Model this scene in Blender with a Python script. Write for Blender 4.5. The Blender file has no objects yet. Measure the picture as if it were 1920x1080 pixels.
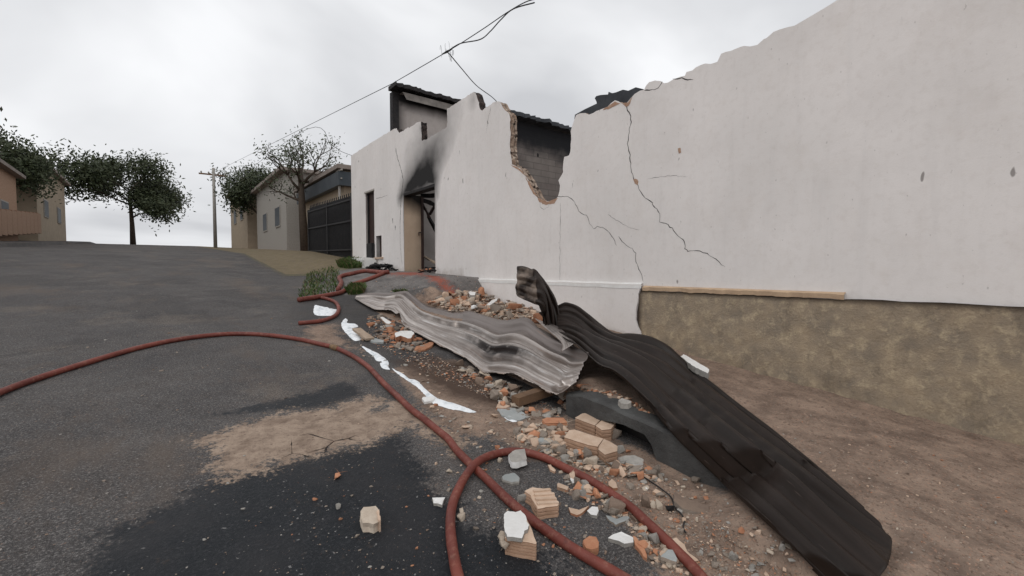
import bpy, bmesh, math, random
import numpy as np
from mathutils import Vector, noise
from mathutils.geometry import delaunay_2d_cdt

random.seed(7)
S = bpy.context.scene
C = S.collection
# ------------------------------------------------------------------ camera
F = 848.0
PITCH = math.atan(35/848)
EYE = Vector((0, 0, 1.5))
FW = Vector((.614*math.cos(PITCH), .789*math.cos(PITCH), -math.sin(PITCH))).normalized()
RT = Vector((.789, -.614, 0)).normalized()
UP = RT.cross(FW)
cd = bpy.data.cameras.new('camera'); cam = bpy.data.objects.new('camera', cd); C.objects.link(cam)
cam.location = EYE
cam.rotation_euler = FW.to_track_quat('-Z', 'Y').to_euler()
cd.sensor_width = 36; cd.lens = F/1920*36; cd.clip_end = 2000; cd.clip_start = .05
S.camera = cam
# ------------------------------------------------------------------ world, sun, exposure
SUN_EL, SUN_AZ = math.radians(52), math.radians(235)
w = bpy.data.worlds.new('World'); S.world = w; w.use_nodes = True
nt = w.node_tree; N = nt.nodes; L = nt.links
N.clear()
out = N.new('ShaderNodeOutputWorld'); bg = N.new('ShaderNodeBackground')
sky = N.new('ShaderNodeTexSky'); sky.sky_type = 'NISHITA'; sky.sun_disc = False
sky.sun_elevation = SUN_EL; sky.sun_rotation = SUN_AZ; sky.dust_density = 3; sky.air_density = 1
hs = N.new('ShaderNodeHueSaturation'); hs.inputs['Saturation'].default_value = .12; hs.inputs['Value'].default_value = .55
L.new(sky.outputs[0], hs.inputs['Color'])
tc = N.new('ShaderNodeTexCoord')
sep = N.new('ShaderNodeSeparateXYZ'); L.new(tc.outputs['Generated'], sep.inputs[0])
zz = N.new('ShaderNodeMath'); zz.operation = 'MAXIMUM'; zz.inputs[1].default_value = 0.0; L.new(sep.outputs[2], zz.inputs[0])
za = N.new('ShaderNodeMath'); za.operation = 'ADD'; za.inputs[1].default_value = .35; L.new(zz.outputs[0], za.inputs[0])
dx = N.new('ShaderNodeMath'); dx.operation = 'DIVIDE'; L.new(sep.outputs[0], dx.inputs[0]); L.new(za.outputs[0], dx.inputs[1])
dy = N.new('ShaderNodeMath'); dy.operation = 'DIVIDE'; L.new(sep.outputs[1], dy.inputs[0]); L.new(za.outputs[0], dy.inputs[1])
cb = N.new('ShaderNodeCombineXYZ'); L.new(dx.outputs[0], cb.inputs[0]); L.new(dy.outputs[0], cb.inputs[1])
n1 = N.new('ShaderNodeTexNoise'); n1.inputs['Scale'].default_value = 1.0; n1.inputs['Detail'].default_value = 5
n1.inputs['Roughness'].default_value = .45; n1.inputs['Distortion'].default_value = .4
L.new(cb.outputs[0], n1.inputs['Vector'])
rp = N.new('ShaderNodeValToRGB'); L.new(n1.outputs[0], rp.inputs[0])
rp.color_ramp.elements[0].position = .40; rp.color_ramp.elements[0].color = (5.4, 5.5, 5.75, 1)
rp.color_ramp.elements[1].position = .60; rp.color_ramp.elements[1].color = (8.8, 8.9, 9.1, 1)
mx = N.new('ShaderNodeMix'); mx.data_type = 'RGBA'; mx.inputs[0].default_value = .88
L.new(hs.outputs[0], mx.inputs[6]); L.new(rp.outputs[0], mx.inputs[7])
L.new(mx.outputs[2], bg.inputs[0]); bg.inputs[1].default_value = .12
L.new(bg.outputs[0], out.inputs[0])
sd = bpy.data.lights.new('sun', 'SUN'); sd.energy = .7; sd.angle = math.radians(35); sd.color = (1, .97, .93)
so = bpy.data.objects.new('sun', sd); C.objects.link(so)
sv = Vector((-math.cos(SUN_EL)*.8, -math.cos(SUN_EL)*.6, math.sin(SUN_EL)))
so.rotation_euler = sv.to_track_quat('Z', 'Y').to_euler()
sky.sun_rotation = math.atan2(sv.x, sv.y)
S.view_settings.view_transform = 'Standard'; S.view_settings.look = 'None'
S.view_settings.exposure = .0; S.view_settings.gamma = 1

# ------------------------------------------------------------------ ground height
def lerp(a, b, t): return a+(b-a)*t
def sst(a, b, x):
    t = min(1, max(0, (x-a)/(b-a))); return t*t*(3-2*t)
def prof(Y):
    if Y < 20: return .105*Y
    if Y < 50: return 2.1+.05*(Y-20)
    return 3.6+.012*(Y-50)
WB = [(-5, -.33), (0, .17), (2.9, .48), (3.6, .6), (6.9, .90), (7.15, .98), (7.5, 1.34), (9.4, 1.41), (11.5, 1.46), (12.6, 1.52), (15, 1.82), (20, 2.25), (70, 4.4)]
def wallbase(Y):
    if Y <= WB[0][0]: return prof(Y)+.2
    for (a, za_), (b, zb) in zip(WB, WB[1:]):
        if Y <= b: return lerp(za_, zb, (Y-a)/(b-a))
    return prof(Y)+.2
def nz(x, y, s, a=0): return noise.noise(Vector((x*s, y*s, a)))
KX = 2.88
def H(X, Y):
    r = prof(Y)
    z = r + .014*nz(X, Y, 1.1) + .006*nz(X, Y, 4, 3)
    if X < -4.4:
        return r+.14+.02*nz(X, Y, 1.5)
    if X > 2.2:
        wb = wallbase(min(Y, 60))
        # kerbed pavement on the low side, ramp further up
        a = 0
        if Y < 7.6:
            if X > KX:
                fl = lerp(r+.2, wb, min(1, (X-KX)/(5-KX)))
                a = fl
                k = sst(2.75, 3.3, Y)
                if k > 0: a = lerp(fl, lerp(r-.01, fl, sst(2.8, 4.0, X)), k)
                a += .02*nz(X, Y, 3, 5)+.012*nz(X, Y, 9, 5)
            else: a = z-.02*sst(2.2, 2.7, X)+(.262+.02*nz(X, Y, 2.5, 7))*sst(1.9, 2.68, X+.25*nz(X, Y, 1.3, 6))*(1-sst(.85, 1.5, Y))
        b = lerp(z, wb+.008*nz(X, Y, 5), sst(2.9, 4.5, X))
        t = sst(6.6, 7.5, Y)
        z = lerp(a, b, t) if Y < 7.6 else b
    return z

# ------------------------------------------------------------------ picture ray helpers (used to measure places off the photograph)
def ray(px, py):
    return (FW + RT*((px-960)/F) + UP*((540-py)/F))
def G(px, py, off=0.0):
    d = ray(px, py); t = .6
    lo = None
    while t < 80:
        p = EYE+d*t
        if p.z < H(p.x, p.y)+off: break
        lo = t; t *= 1.02
    hi = t; lo = lo or .3
    for _ in range(26):
        m = (lo+hi)/2; p = EYE+d*m
        if p.z < H(p.x, p.y)+off: hi = m
        else: lo = m
    return EYE+d*((lo+hi)/2)
def WX(px, py, X=5.0):
    d = ray(px, py); return EYE+d*((X-EYE.x)/d.x)
def WY(px, py, Y):
    d = ray(px, py); return EYE+d*((Y-EYE.y)/d.y)
def WZ(px, py, c, h, sl=.105):
    # sloping plane z = c.z + h + sl*(Y-c.y)
    d = ray(px, py)
    t = (c.z+h+sl*(EYE.y-c.y)-EYE.z)/(d.z-sl*d.y)
    return EYE+d*t

# ------------------------------------------------------------------ materials
class NT:
    def __init__(s, name):
        s.m = bpy.data.materials.new(name); s.m.use_nodes = True
        s.t = s.m.node_tree; s.n = s.t.nodes; s.l = s.t.links; s.b = s.n['Principled BSDF']
        s.o = s.n.new('ShaderNodeTexCoord').outputs['Object']
    def _in(s, sock, v):
        if hasattr(v, 'is_output') or isinstance(v, bpy.types.NodeSocket): s.l.new(v, sock)
        elif isinstance(v, (tuple, list)):
            sock.default_value = (*v, 1) if len(v) == 3 and len(sock.default_value) == 4 else v
        else: sock.default_value = v
    def noise(s, scale, det=4, rough=.55, vec=None, dist=0, w=None):
        n = s.n.new('ShaderNodeTexNoise'); s.l.new(vec or s.o, n.inputs['Vector'])
        n.inputs['Scale'].default_value = scale; n.inputs['Detail'].default_value = det
        n.inputs['Roughness'].default_value = rough; n.inputs['Distortion'].default_value = dist
        return n.outputs[0]
    def vor(s, scale, vec=None, feat='F1', out='Distance'):
        n = s.n.new('ShaderNodeTexVoronoi'); s.l.new(vec or s.o, n.inputs['Vector']); n.feature = feat
        n.inputs['Scale'].default_value = scale; return n.outputs[out]
    def map(s, scale=(1, 1, 1), loc=(0, 0, 0), rot=(0, 0, 0)):
        n = s.n.new('ShaderNodeMapping'); s.l.new(s.o, n.inputs[0]); n.inputs['Scale'].default_value = scale
        n.inputs['Location'].default_value = loc; n.inputs['Rotation'].default_value = rot; return n.outputs[0]
    def m2(s, op, a, b=0.0, clamp=False):
        n = s.n.new('ShaderNodeMath'); n.operation = op; n.use_clamp = clamp
        s._in(n.inputs[0], a); s._in(n.inputs[1], b); return n.outputs[0]
    def rng(s, v, a, b, c=0.0, d=1.0, smooth=False):
        n = s.n.new('ShaderNodeMapRange'); n.clamp = True
        if smooth: n.interpolation_type = 'SMOOTHSTEP'
        s._in(n.inputs[0], v)
        for i, k in enumerate((a, b, c, d)): n.inputs[i+1].default_value = k
        return n.outputs[0]
    def mix(s, f, a, b, mode='MIX'):
        n = s.n.new('ShaderNodeMix'); n.data_type = 'RGBA'; n.blend_type = mode
        s._in(n.inputs[0], f); s._in(n.inputs[6], a); s._in(n.inputs[7], b); return n.outputs[2]
    def attr(s, name):
        n = s.n.new('ShaderNodeAttribute'); n.attribute_name = name; return n.outputs['Fac']
    def rnd(s):
        return s.n.new('ShaderNodeObjectInfo').outputs['Random']
    def bump(s, h, strength=.5, dist=.01, prev=None):
        n = s.n.new('ShaderNodeBump'); n.inputs['Strength'].default_value = strength; n.inputs['Distance'].default_value = dist
        s._in(n.inputs['Height'], h)
        if prev: s.l.new(prev, n.inputs['Normal'])
        return n.outputs[0]
    def fin(s, col, rough=.8, nrm=None, metal=0.0, spec=None):
        s._in(s.b.inputs['Base Color'], col); s._in(s.b.inputs['Roughness'], rough); s._in(s.b.inputs['Metallic'], metal)
        if spec is not None: s._in(s.b.inputs['Specular IOR Level'], spec)
        if nrm: s.l.new(nrm, s.b.inputs['Normal'])
        return s.m
M = {}
def rough_mat(name, c1, c2, scale=12, rough=.85, bs=.4, bd=.004, var=.25, spec=.3, c3=None, c3t=.62):
    t = NT(name)
    col = t.mix(t.rng(t.noise(scale, 5, .6), .35, .68), c1, c2)
    if c3: col = t.mix(t.rng(t.noise(scale*2.3, 4, .6), c3t, c3t+.08), col, c3)
    k = t.rng(t.rnd(), 0, 1, 1-var, 1+var*.6)
    g = t.n.new('ShaderNodeCombineColor')
    for i in range(3): t._in(g.inputs[i], k)
    col = t.mix(1.0, col, g.outputs[0], 'MULTIPLY')
    fine = t.noise(scale*9, 4, .7)
    col = t.mix(t.rng(fine, .3, .8, 0, .35), col, tuple(v*.6 for v in c1))
    M[name] = t.fin(col, rough, t.bump(t.m2('ADD', fine, t.noise(scale*2, 3)), bs, bd), spec=spec)
rough_mat('clay', (.46, .20, .11), (.56, .29, .17), 18, var=.35)
rough_mat('clay_tan', (.56, .40, .29), (.68, .52, .40), 14, var=.15)
rough_mat('clay_side', (.40, .25, .165), (.52, .34, .24), 10, var=.2)
rough_mat('mortar', (.40, .33, .27), (.30, .25, .21), 14, var=.3, bs=.8, bd=.008)
rough_mat('mortar_grey', (.34, .32, .29), (.47, .44, .40), 20, var=.2, bs=.8)
rough_mat('tile_grey', (.31, .33, .325), (.40, .41, .40), 7, rough=.5, var=.15, bs=.15)
rough_mat('plaster_white', (.82, .81, .79), (.72, .70, .67), 8, var=.06, bs=.2, bd=.002)
rough_mat('stone_cream', (.60, .51, .41), (.46, .37, .29), 16, var=.12, bs=.7)
rough_mat('stone_brown', (.34, .25, .19), (.25, .18, .14), 14, var=.4, bs=.8)
rough_mat('timber', (.20, .12, .07), (.11, .065, .04), 8, var=.2)
rough_mat('timber_pale', (.42, .33, .25), (.30, .22, .16), 8, var=.2)
rough_mat('charred', (.012, .011, .012), (.03, .026, .025), 9, rough=.7, var=.2, bs=.9)
rough_mat('black_metal', (.015, .015, .017), (.03, .028, .028), 5, rough=.5, var=0, bs=.2)
rough_mat('dark_brown', (.035, .02, .018), (.06, .035, .028), 6, rough=.5, var=0)
rough_mat('beige', (.42, .34, .25), (.34, .28, .21), 3, var=0)
rough_mat('awning', (.045, .055, .065), (.07, .08, .09), 2, rough=.5, var=0)
rough_mat('greyroof', (.30, .26, .23), (.22, .18, .16), 3, var=0)
rough_mat('bark', (.10, .075, .055), (.06, .045, .035), 12, var=.2, bs=1)
rough_mat('cable', (.02, .02, .022), (.03, .03, .03), 6, rough=.6, var=0)
rough_mat('brass', (.25, .15, .07), (.12, .07, .04), 20, rough=.5, var=0)
rough_mat('leafmat', (.035, .05, .022), (.07, .08, .035), 1.5, rough=.6, var=.2, bs=0)
rough_mat('grassmat', (.035, .075, .015), (.09, .13, .03), 6, rough=.6, var=.2, bs=0)
rough_mat('grass_dry', (.12, .11, .05), (.2, .15, .08), 6, rough=.7, var=.2, bs=0)
rough_mat('rooftin', (.055, .06, .068), (.025, .027, .032), 4, rough=.6, var=.1)
rough_mat('fascia', (.34, .31, .28), (.10, .09, .085), 2.5, var=0)
rough_mat('room_dark', (.02, .018, .017), (.03, .026, .025), 3, var=0)
rough_mat('streetconcrete', (.26, .25, .235), (.34, .32, .30), 4, var=0)

# hose rubber: faded red, dusty
t = NT('hose')
c = t.mix(t.rng(t.noise(3, 4), .35, .65), (.125, .028, .02), (.20, .05, .034))
c = t.mix(t.rng(t.noise(30, 5, .7), .52, .75, 0, .55), c, (.33, .17, .12))
c = t.mix(t.rng(t.noise(9, 4, .7), .62, .75, 0, .5), c, (.06, .025, .02))
M['hose'] = t.fin(c, t.rng(t.noise(14), .3, .7, .42, .75), t.bump(t.noise(120, 3), .25, .002), spec=.4)

# foam: white, bubbly, wet
t = NT('foam')
c = t.mix(t.rng(t.noise(14, 5, .6), .50, .70), (.84, .86, .88), (.50, .55, .58))
M['foam'] = t.fin(c, .8, t.bump(t.noise(50, 4, .6), .25, .004), spec=.3)

# plastered wall: white paint, dirt streaks, soot attribute, pock marks
def wall_material(name, base, base2, dirt=.35):
    t = NT(name)
    c = t.mix(t.rng(t.noise(.7, 4, .55), .35, .68), base, base2)
    st = t.noise(1, 5, .6, vec=t.map((9, 9, .8)))
    c = t.mix(t.rng(st, .52, .85, 0, dirt*.6), c, tuple(v*.66 for v in base2))
    c = t.mix(t.rng(t.noise(2.2, 6, .7), .52, .75, 0, dirt*.7), c, (base[0]*.72, base[1]*.66, base[2]*.6))
    c = t.mix(t.rng(t.noise(1.1, 6, .68, vec=t.map((1, 1, 1), (5, 5, 5))), .50, .60, 0, dirt*.55), c, (base[0]*.80, base[1]*.79, base[2]*.78))
    c = t.mix(t.rng(t.noise(13, 5, .7), .50, .72, 0, dirt*.6), c, (base[0]*.66, base[1]*.62, base[2]*.58))
    pk = t.rng(t.noise(26, 3, .6, vec=t.map((1, 1, .55))), .68, .74)
    c = t.mix(t.m2('MULTIPLY', pk, .45), c, (.28, .25, .23))
    spk = t.rng(t.noise(6.5, 2, .5, vec=t.map((1, 1.2, .5), (3, 1, 7))), .745, .77)
    c = t.mix(t.m2('MULTIPLY', spk, .7), c, (.13, .11, .10))
    gr = t.attr('grime'); gn = t.m2('ADD', t.m2('MULTIPLY', t.noise(4, 6, .7), .7), gr)
    c = t.mix(t.rng(gn, .72, 1.25, 0, .75), c, (.26, .20, .15))
    so_ = t.attr('soot'); sn = t.m2('SUBTRACT', so_, t.m2('MULTIPLY', t.m2('SUBTRACT', t.noise(2.4, 4, .5), .5), .35))
    k = t.m2('MULTIPLY', t.rng(sn, .0, .86, 0, 1), t.rng(so_, .0, .08))
    c = t.mix(t.m2('MULTIPLY', k, .98), c, (.012, .0115, .012))
    fine = t.noise(70, 4, .7)
    trow = t.noise(7, 5, .6)
    b = t.bump(trow, .22, .008); b = t.bump(fine, .35, .003, b)
    return t.fin(c, .88, b, spec=.2)
M['wall'] = wall_material('white_wall_paint', (.84, .80, .775), (.76, .725, .70))
M['jamb'] = wall_material('jamb_paint', (.58, .44, .32), (.50, .38, .28), .4)
M['inner'] = wall_material('inner_plaster', (.50, .45, .42), (.38, .34, .32), .6)

# broken wall core (hollow clay bricks + mortar)
t = NT('broken_core')
br = t.n.new('ShaderNodeTexBrick'); t.l.new(t.map((1, 1, 1), rot=(math.pi/2, 0, math.pi/2)), br.inputs[0])
br.inputs['Scale'].default_value = 1; br.inputs['Brick Width'].default_value = .2; br.inputs['Row Height'].default_value = .1
br.inputs['Mortar Size'].default_value = .018
t._in(br.inputs['Color1'], (.33, .24, .18)); t._in(br.inputs['Color2'], (.42, .34, .28)); t._in(br.inputs['Mortar'], (.20, .16, .13))
c = t.mix(t.rng(t.noise(16, 5, .7), .42, .7, 0, .7), br.outputs[0], (.20, .12, .08))
c = t.mix(t.rng(t.noise(7, 3), .6, .68, 0, .8), c, (.62, .52, .42))
c = t.mix(t.rng(t.noise(11, 3, vec=t.map(loc=(5, 2, 1))), .56, .62, 0, .95), c, (.03, .02, .015))
M['core'] = t.fin(c, .9, t.bump(t.noise(30, 5, .7), .9, .015), spec=.15)
t = NT('broken_core_burnt')
c = t.mix(t.rng(t.noise(12, 5, .7), .4, .75), (.02, .018, .018), (.10, .07, .06))
M['core_burnt'] = t.fin(c, .85, t.bump(t.noise(30, 5, .7), .9, .015), spec=.2)

# grey block wall behind the hole, sooted towards the top by an attribute
t = NT('block_wall')
br = t.n.new('ShaderNodeTexBrick'); t.l.new(t.map(rot=(math.pi/2, 0, 0)), br.inputs[0])
br.inputs['Scale'].default_value = 1; br.inputs['Brick Width'].default_value = .40; br.inputs['Row Height'].default_value = .125
br.inputs['Mortar Size'].default_value = .012
t._in(br.inputs['Color1'], (.20, .17, .155)); t._in(br.inputs['Color2'], (.23, .20, .18)); t._in(br.inputs['Mortar'], (.14, .125, .115)); br.inputs['Mortar Smooth'].default_value = .8
c = t.mix(t.rng(t.noise(2.5, 6, .65), .35, .7, 0, .6), br.outputs[0], (.10, .085, .08))
k = t.m2('SUBTRACT', t.attr('soot'), t.m2('MULTIPLY', t.m2('SUBTRACT', t.noise(1.6, 5, .6), .5), .9))
c = t.mix(t.rng(k, .15, .7, 0, .96, True), c, (.010, .011, .014))
M['block'] = t.fin(c, .85, t.bump(t.noise(25, 5, .7), .6, .008), spec=.25)

# exposed rough render at the foot of the wall
t = NT('exposed_render')
c = t.mix(t.rng(t.noise(3.5, 6, .65), .32, .66), (.42, .33, .23), (.27, .225, .175))
c = t.mix(t.rng(t.noise(9, 6, .75), .5, .66, 0, .9), c, (.52, .42, .29))
c = t.mix(t.rng(t.noise(5, 6, .7, vec=t.map((1, 1, .5), (4, 4, 4))), .55, .72, 0, .5), c, (.13, .105, .08))
c = t.mix(t.rng(t.attr('grime'), .1, .8), c, (.06, .045, .035))  # edge mask: turns nearly black along the plinth end and ledge
M['exposed'] = t.fin(c, .92, t.bump(t.m2('ADD', t.noise(45, 5, .75), t.noise(9, 4)), 1, .014), spec=.15)

# ground material, driven by measured patches (dry sand, damp soil, dark new asphalt ...)
def ground_material(name):
    t = NT(name)
    nA = t.m2('SUBTRACT', t.noise(7, 7, .7), .5); nB = t.m2('SUBTRACT', t.noise(38, 4, .7), .5)
    def mask(a, amt=.55, sharp=.10, fine=.4):
        v = t.m2('ADD', t.attr(a), t.m2('MULTIPLY', nA, amt)); v = t.m2('ADD', v, t.m2('MULTIPLY', nB, fine*amt))
        return t.rng(v, .5-sharp, .5+sharp)
    agg = t.vor(170); agg2 = t.noise(220, 2, .6); big = t.noise(1.3, 5, .6)
    asp = t.mix(t.rng(big, .35, .7), (.060, .057, .058), (.105, .097, .093))
    pt_ = t.noise(.55, 6, .62, dist=.6)
    asp = t.mix(t.rng(pt_, .535, .56, 0, .55), asp, (.036, .034, .035))
    asp = t.mix(t.rng(t.noise(.8, 6, .65, vec=t.map(loc=(4, 9, 0))), .57, .64, 0, .6), asp, (.15, .125, .105))
    asp = t.mix(t.rng(t.noise(5, 6, .7), .45, .7, 0, .7), asp, (.065, .056, .052))
    mg = t.noise(85, 3, .7)
    asp = t.mix(t.rng(mg, .54, .66, 0, .7), asp, (.26, .245, .235))
    asp = t.mix(t.rng(mg, .46, .36, 0, .8), asp, (.03, .028, .028))
    asp = t.mix(t.rng(agg2, .56, .72, 0, .5), asp, (.34, .32, .30))
    asp = t.mix(t.rng(agg2, .42, .28, 0, .7), asp, (.02, .02, .02))
    asp = t.mix(t.rng(t.noise(60, 3, .6), .63, .72, 0, .6), asp, (.30, .20, .15))
    asp = t.mix(t.rng(t.noise(.9, 7, .72, vec=t.map((1, .45, 1), (1, 7, 3))), .52, .66, 0, .55), asp, (.135, .105, .085))
    asp = t.mix(t.rng(t.vor(.9, vec=t.map((1, 1, 1), (2, 2, 0)), feat='DISTANCE_TO_EDGE'), .012, .003, 0, .0), asp, (.02, .02, .02))
    # dark tarred patch
    tar = t.mix(t.rng(t.noise(70, 3, .75), .52, .72, 0, .55), (.014, .016, .019), (.075, .075, .08))
    tar = t.mix(t.rng(t.noise(40, 2, .5), .70, .73, 0, .8), tar, (.30, .29, .28))
    tar = t.mix(t.rng(t.noise(2.4, 5, .6), .42, .68, 0, .6), tar, (.032, .031, .033))
    tar = t.mix(t.rng(t.noise(9, 5, .7), .63, .72, 0, .5), tar, (.075, .052, .038))
    mt = mask('tar', .9, .09, .9)
    c = t.mix(mt, asp, tar)
    # damp darker asphalt
    md = mask('damp', .7, .25)
    c = t.mix(t.m2('MULTIPLY', md, .75), c, (.030, .028, .028))
    # sand
    sn = t.mix(t.rng(t.noise(9, 6, .7), .40, .62), (.37, .285, .22), (.23, .17, .13))
    sn = t.mix(t.rng(t.noise(34, 5, .75), .54, .66, 0, .7), sn, (.13, .09, .07))
    sn = t.mix(t.rng(t.noise(90, 4, .7), .55, .72, 0, .5), sn, (.15, .10, .075))
    sn = t.mix(t.rng(t.noise(6, 5, .7, vec=t.map((1, 2.2, 1), (9, 0, 0))), .60, .70, 0, .65), sn, (.10, .065, .05))
    msd = mask('sand', 1.1, .08, .9)
    c = t.mix(msd, c, sn)
    # soil with brick dust
    sl = t.mix(t.rng(t.noise(4.5, 7, .68), .35, .65), (.32, .235, .18), (.155, .112, .088))
    sl = t.mix(t.rng(t.noise(28, 5, .75), .55, .66, 0, .75), sl, (.085, .055, .042))
    sl = t.mix(t.rng(t.noise(17, 5, .75, vec=t.map(loc=(8, 1, 2))), .57, .66, 0, .6), sl, (.42, .30, .23))
    sl = t.mix(t.rng(t.noise(55, 4, .7), .56, .68, 0, .7), sl, (.38, .22, .15))
    sl = t.mix(t.rng(t.noise(75, 4, .7), .60, .68, 0, .6), sl, (.42, .36, .30))
    sl = t.mix(t.rng(t.noise(60, 4, .7, vec=t.map(loc=(3, 3, 3))), .58, .66, 0, .7), sl, (.06, .04, .03))
    msl = mask('soil', .9, .09, .7)
    c = t.mix(msl, c, sl)
    mm = mask('mud', .5, .18)
    c = t.mix(t.m2('MULTIPLY', mm, .9), c, (.060, .038, .028))
    # concrete ramp
    cn = t.mix(t.rng(t.noise(2.6, 6, .65), .36, .68), (.21, .195, .185), (.12, .11, .105))
    cn = t.mix(t.rng(t.noise(40, 5, .7), .55, .7, 0, .6), cn, (.30, .27, .25))
    cn = t.mix(t.rng(t.noise(18, 5, .7), .57, .64, 0, .8), cn, (.05, .04, .038))
    cn = t.mix(t.rng(t.noise(3, 6, .7, vec=t.map((1, .35, 1), (2, 2, 2))), .50, .66, 0, .7), cn, (.085, .08, .078))
    cn = t.mix(t.m2('MULTIPLY', mask('red', 1.0, .12, 1.0), .9), cn, (.30, .085, .055))
    c = t.mix(mask('conc', .35, .06), c, cn)
    vd = mask('green', 1.0, .15)
    c = t.mix(t.m2('MULTIPLY', vd, .7), c, (.14, .12, .06))
    # cracks in the old surface
    cr = t.vor(4.5, vec=None, feat='DISTANCE_TO_EDGE'); crn = t.m2('ADD', cr, t.m2('MULTIPLY', nA, .16))
    ck = t.m2('MULTIPLY', t.rng(crn, .02, .005), t.rng(t.attr('crk'), .45, .6))
    c = t.mix(t.m2('MULTIPLY', ck, .9), c, (.015, .012, .012))
    r = t.mix(mt, (.85,)*3, (.5,)*3); r = t.mix(msd, r, (.9,)*3); r = t.mix(msl, r, (.85,)*3)
    r = t.mix(t.m2('MULTIPLY', md, .6), r, (.35,)*3)
    hgt = t.m2('ADD', t.m2('MULTIPLY', agg2, .5), t.m2('MULTIPLY', t.noise(60, 4, .7), .7))
    b = t.bump(hgt, .75, .006); b = t.bump(t.noise(9, 5, .65), .6, .02, b)
    b = t.bump(t.m2('MULTIPLY', ck, -1.0), .8, .02, b)
    return t.fin(c, r, b, spec=.16)
M['ground'] = ground_material('street_ground')

# light scorched roofing sheet
def sheet_material(name, dark):
    t = NT(name)
    U = t.attr('u'); V = t.attr('v')
    cb = t.n.new('ShaderNodeCombineXYZ'); t._in(cb.inputs[0], t.m2('MULTIPLY', U, .16)); t._in(cb.inputs[1], t.m2('MULTIPLY', V, 16))
    st = t.noise(1, 6, .65, vec=cb.outputs[0]); st2 = t.noise(2.4, 5, .7, vec=cb.outputs[0])
    if not dark:
        c = t.mix(t.rng(st, .38, .62), (.58, .525, .485), (.27, .225, .20))
        c = t.mix(t.rng(st2, .55, .70, 0, .95), c, (.86, .84, .82))
        c = t.mix(t.rng(t.m2('ADD', V, t.m2('MULTIPLY', t.noise(3, 4), .12)), .74, .86, 0, .8), c, (.19, .16, .148))  # steep upper strip: its shade is put into the colour as dark brown
        c = t.mix(t.rng(t.noise(1.7, 5, .6, vec=cb.outputs[0]), .60, .70, 0, .8), c, (.30, .19, .14))
        c = t.mix(t.rng(t.noise(1.6, 4, .5), .62, .72, 0, .5), c, (.14, .12, .115))
        c = t.mix(t.m2('MULTIPLY', t.attr('burn'), t.rng(t.noise(5, 5), .3, .55)), c, (.035, .028, .026))
        c = t.mix(t.rng(V, .05, .0, 0, .6), c, (.34, .20, .12))
        return t.fin(c, t.rng(st2, .3, .7, .32, .55), t.bump(t.noise(16, 3, .5), .12, .006), metal=.8, spec=.5)
    c = t.mix(t.rng(st, .36, .66), (.012, .008, .006), (.024, .015, .011))
    c = t.mix(t.rng(t.noise(3.2, 5, .6), .56, .72, 0, .6), c, (.032, .021, .017))
    c = t.mix(t.rng(t.noise(26, 4, .7, vec=t.map((1, 1, 1))), .70, .73, 0, .5), c, (.2, .18, .17))
    cs = t.n.new('ShaderNodeCombineXYZ'); t._in(cs.inputs[0], t.m2('MULTIPLY', U, .7)); t._in(cs.inputs[1], t.m2('MULTIPLY', V, 90))
    c = t.mix(t.rng(t.noise(1, 3, .6, vec=cs.outputs[0]), .68, .72, 0, .5), c, (.16, .12, .10))
    c = t.mix(t.m2('MULTIPLY', t.attr('burn'), t.rng(t.noise(5, 3, .5), .40, .62)), c, (.20, .155, .125))
    return t.fin(c, t.rng(st2, .3, .7, .38, .6), t.bump(t.noise(30, 5, .65), .08, .004), metal=.0, spec=.26)
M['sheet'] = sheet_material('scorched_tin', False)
M['sheet_dark'] = sheet_material('charred_tin', True)
t = NT('kerb_concrete')
c = t.mix(t.rng(t.noise(4, 6, .65), .35, .66), (.095, .095, .092), (.05, .048, .047))
c = t.mix(t.rng(t.noise(1, 5, .6, vec=t.map((10, 10, 1.5))), .5, .7, 0, .7), c, (.075, .07, .068))
M['kerb'] = t.fin(c, .7, t.bump(t.noise(14, 6, .75), .9, .02), spec=.2)

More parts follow.
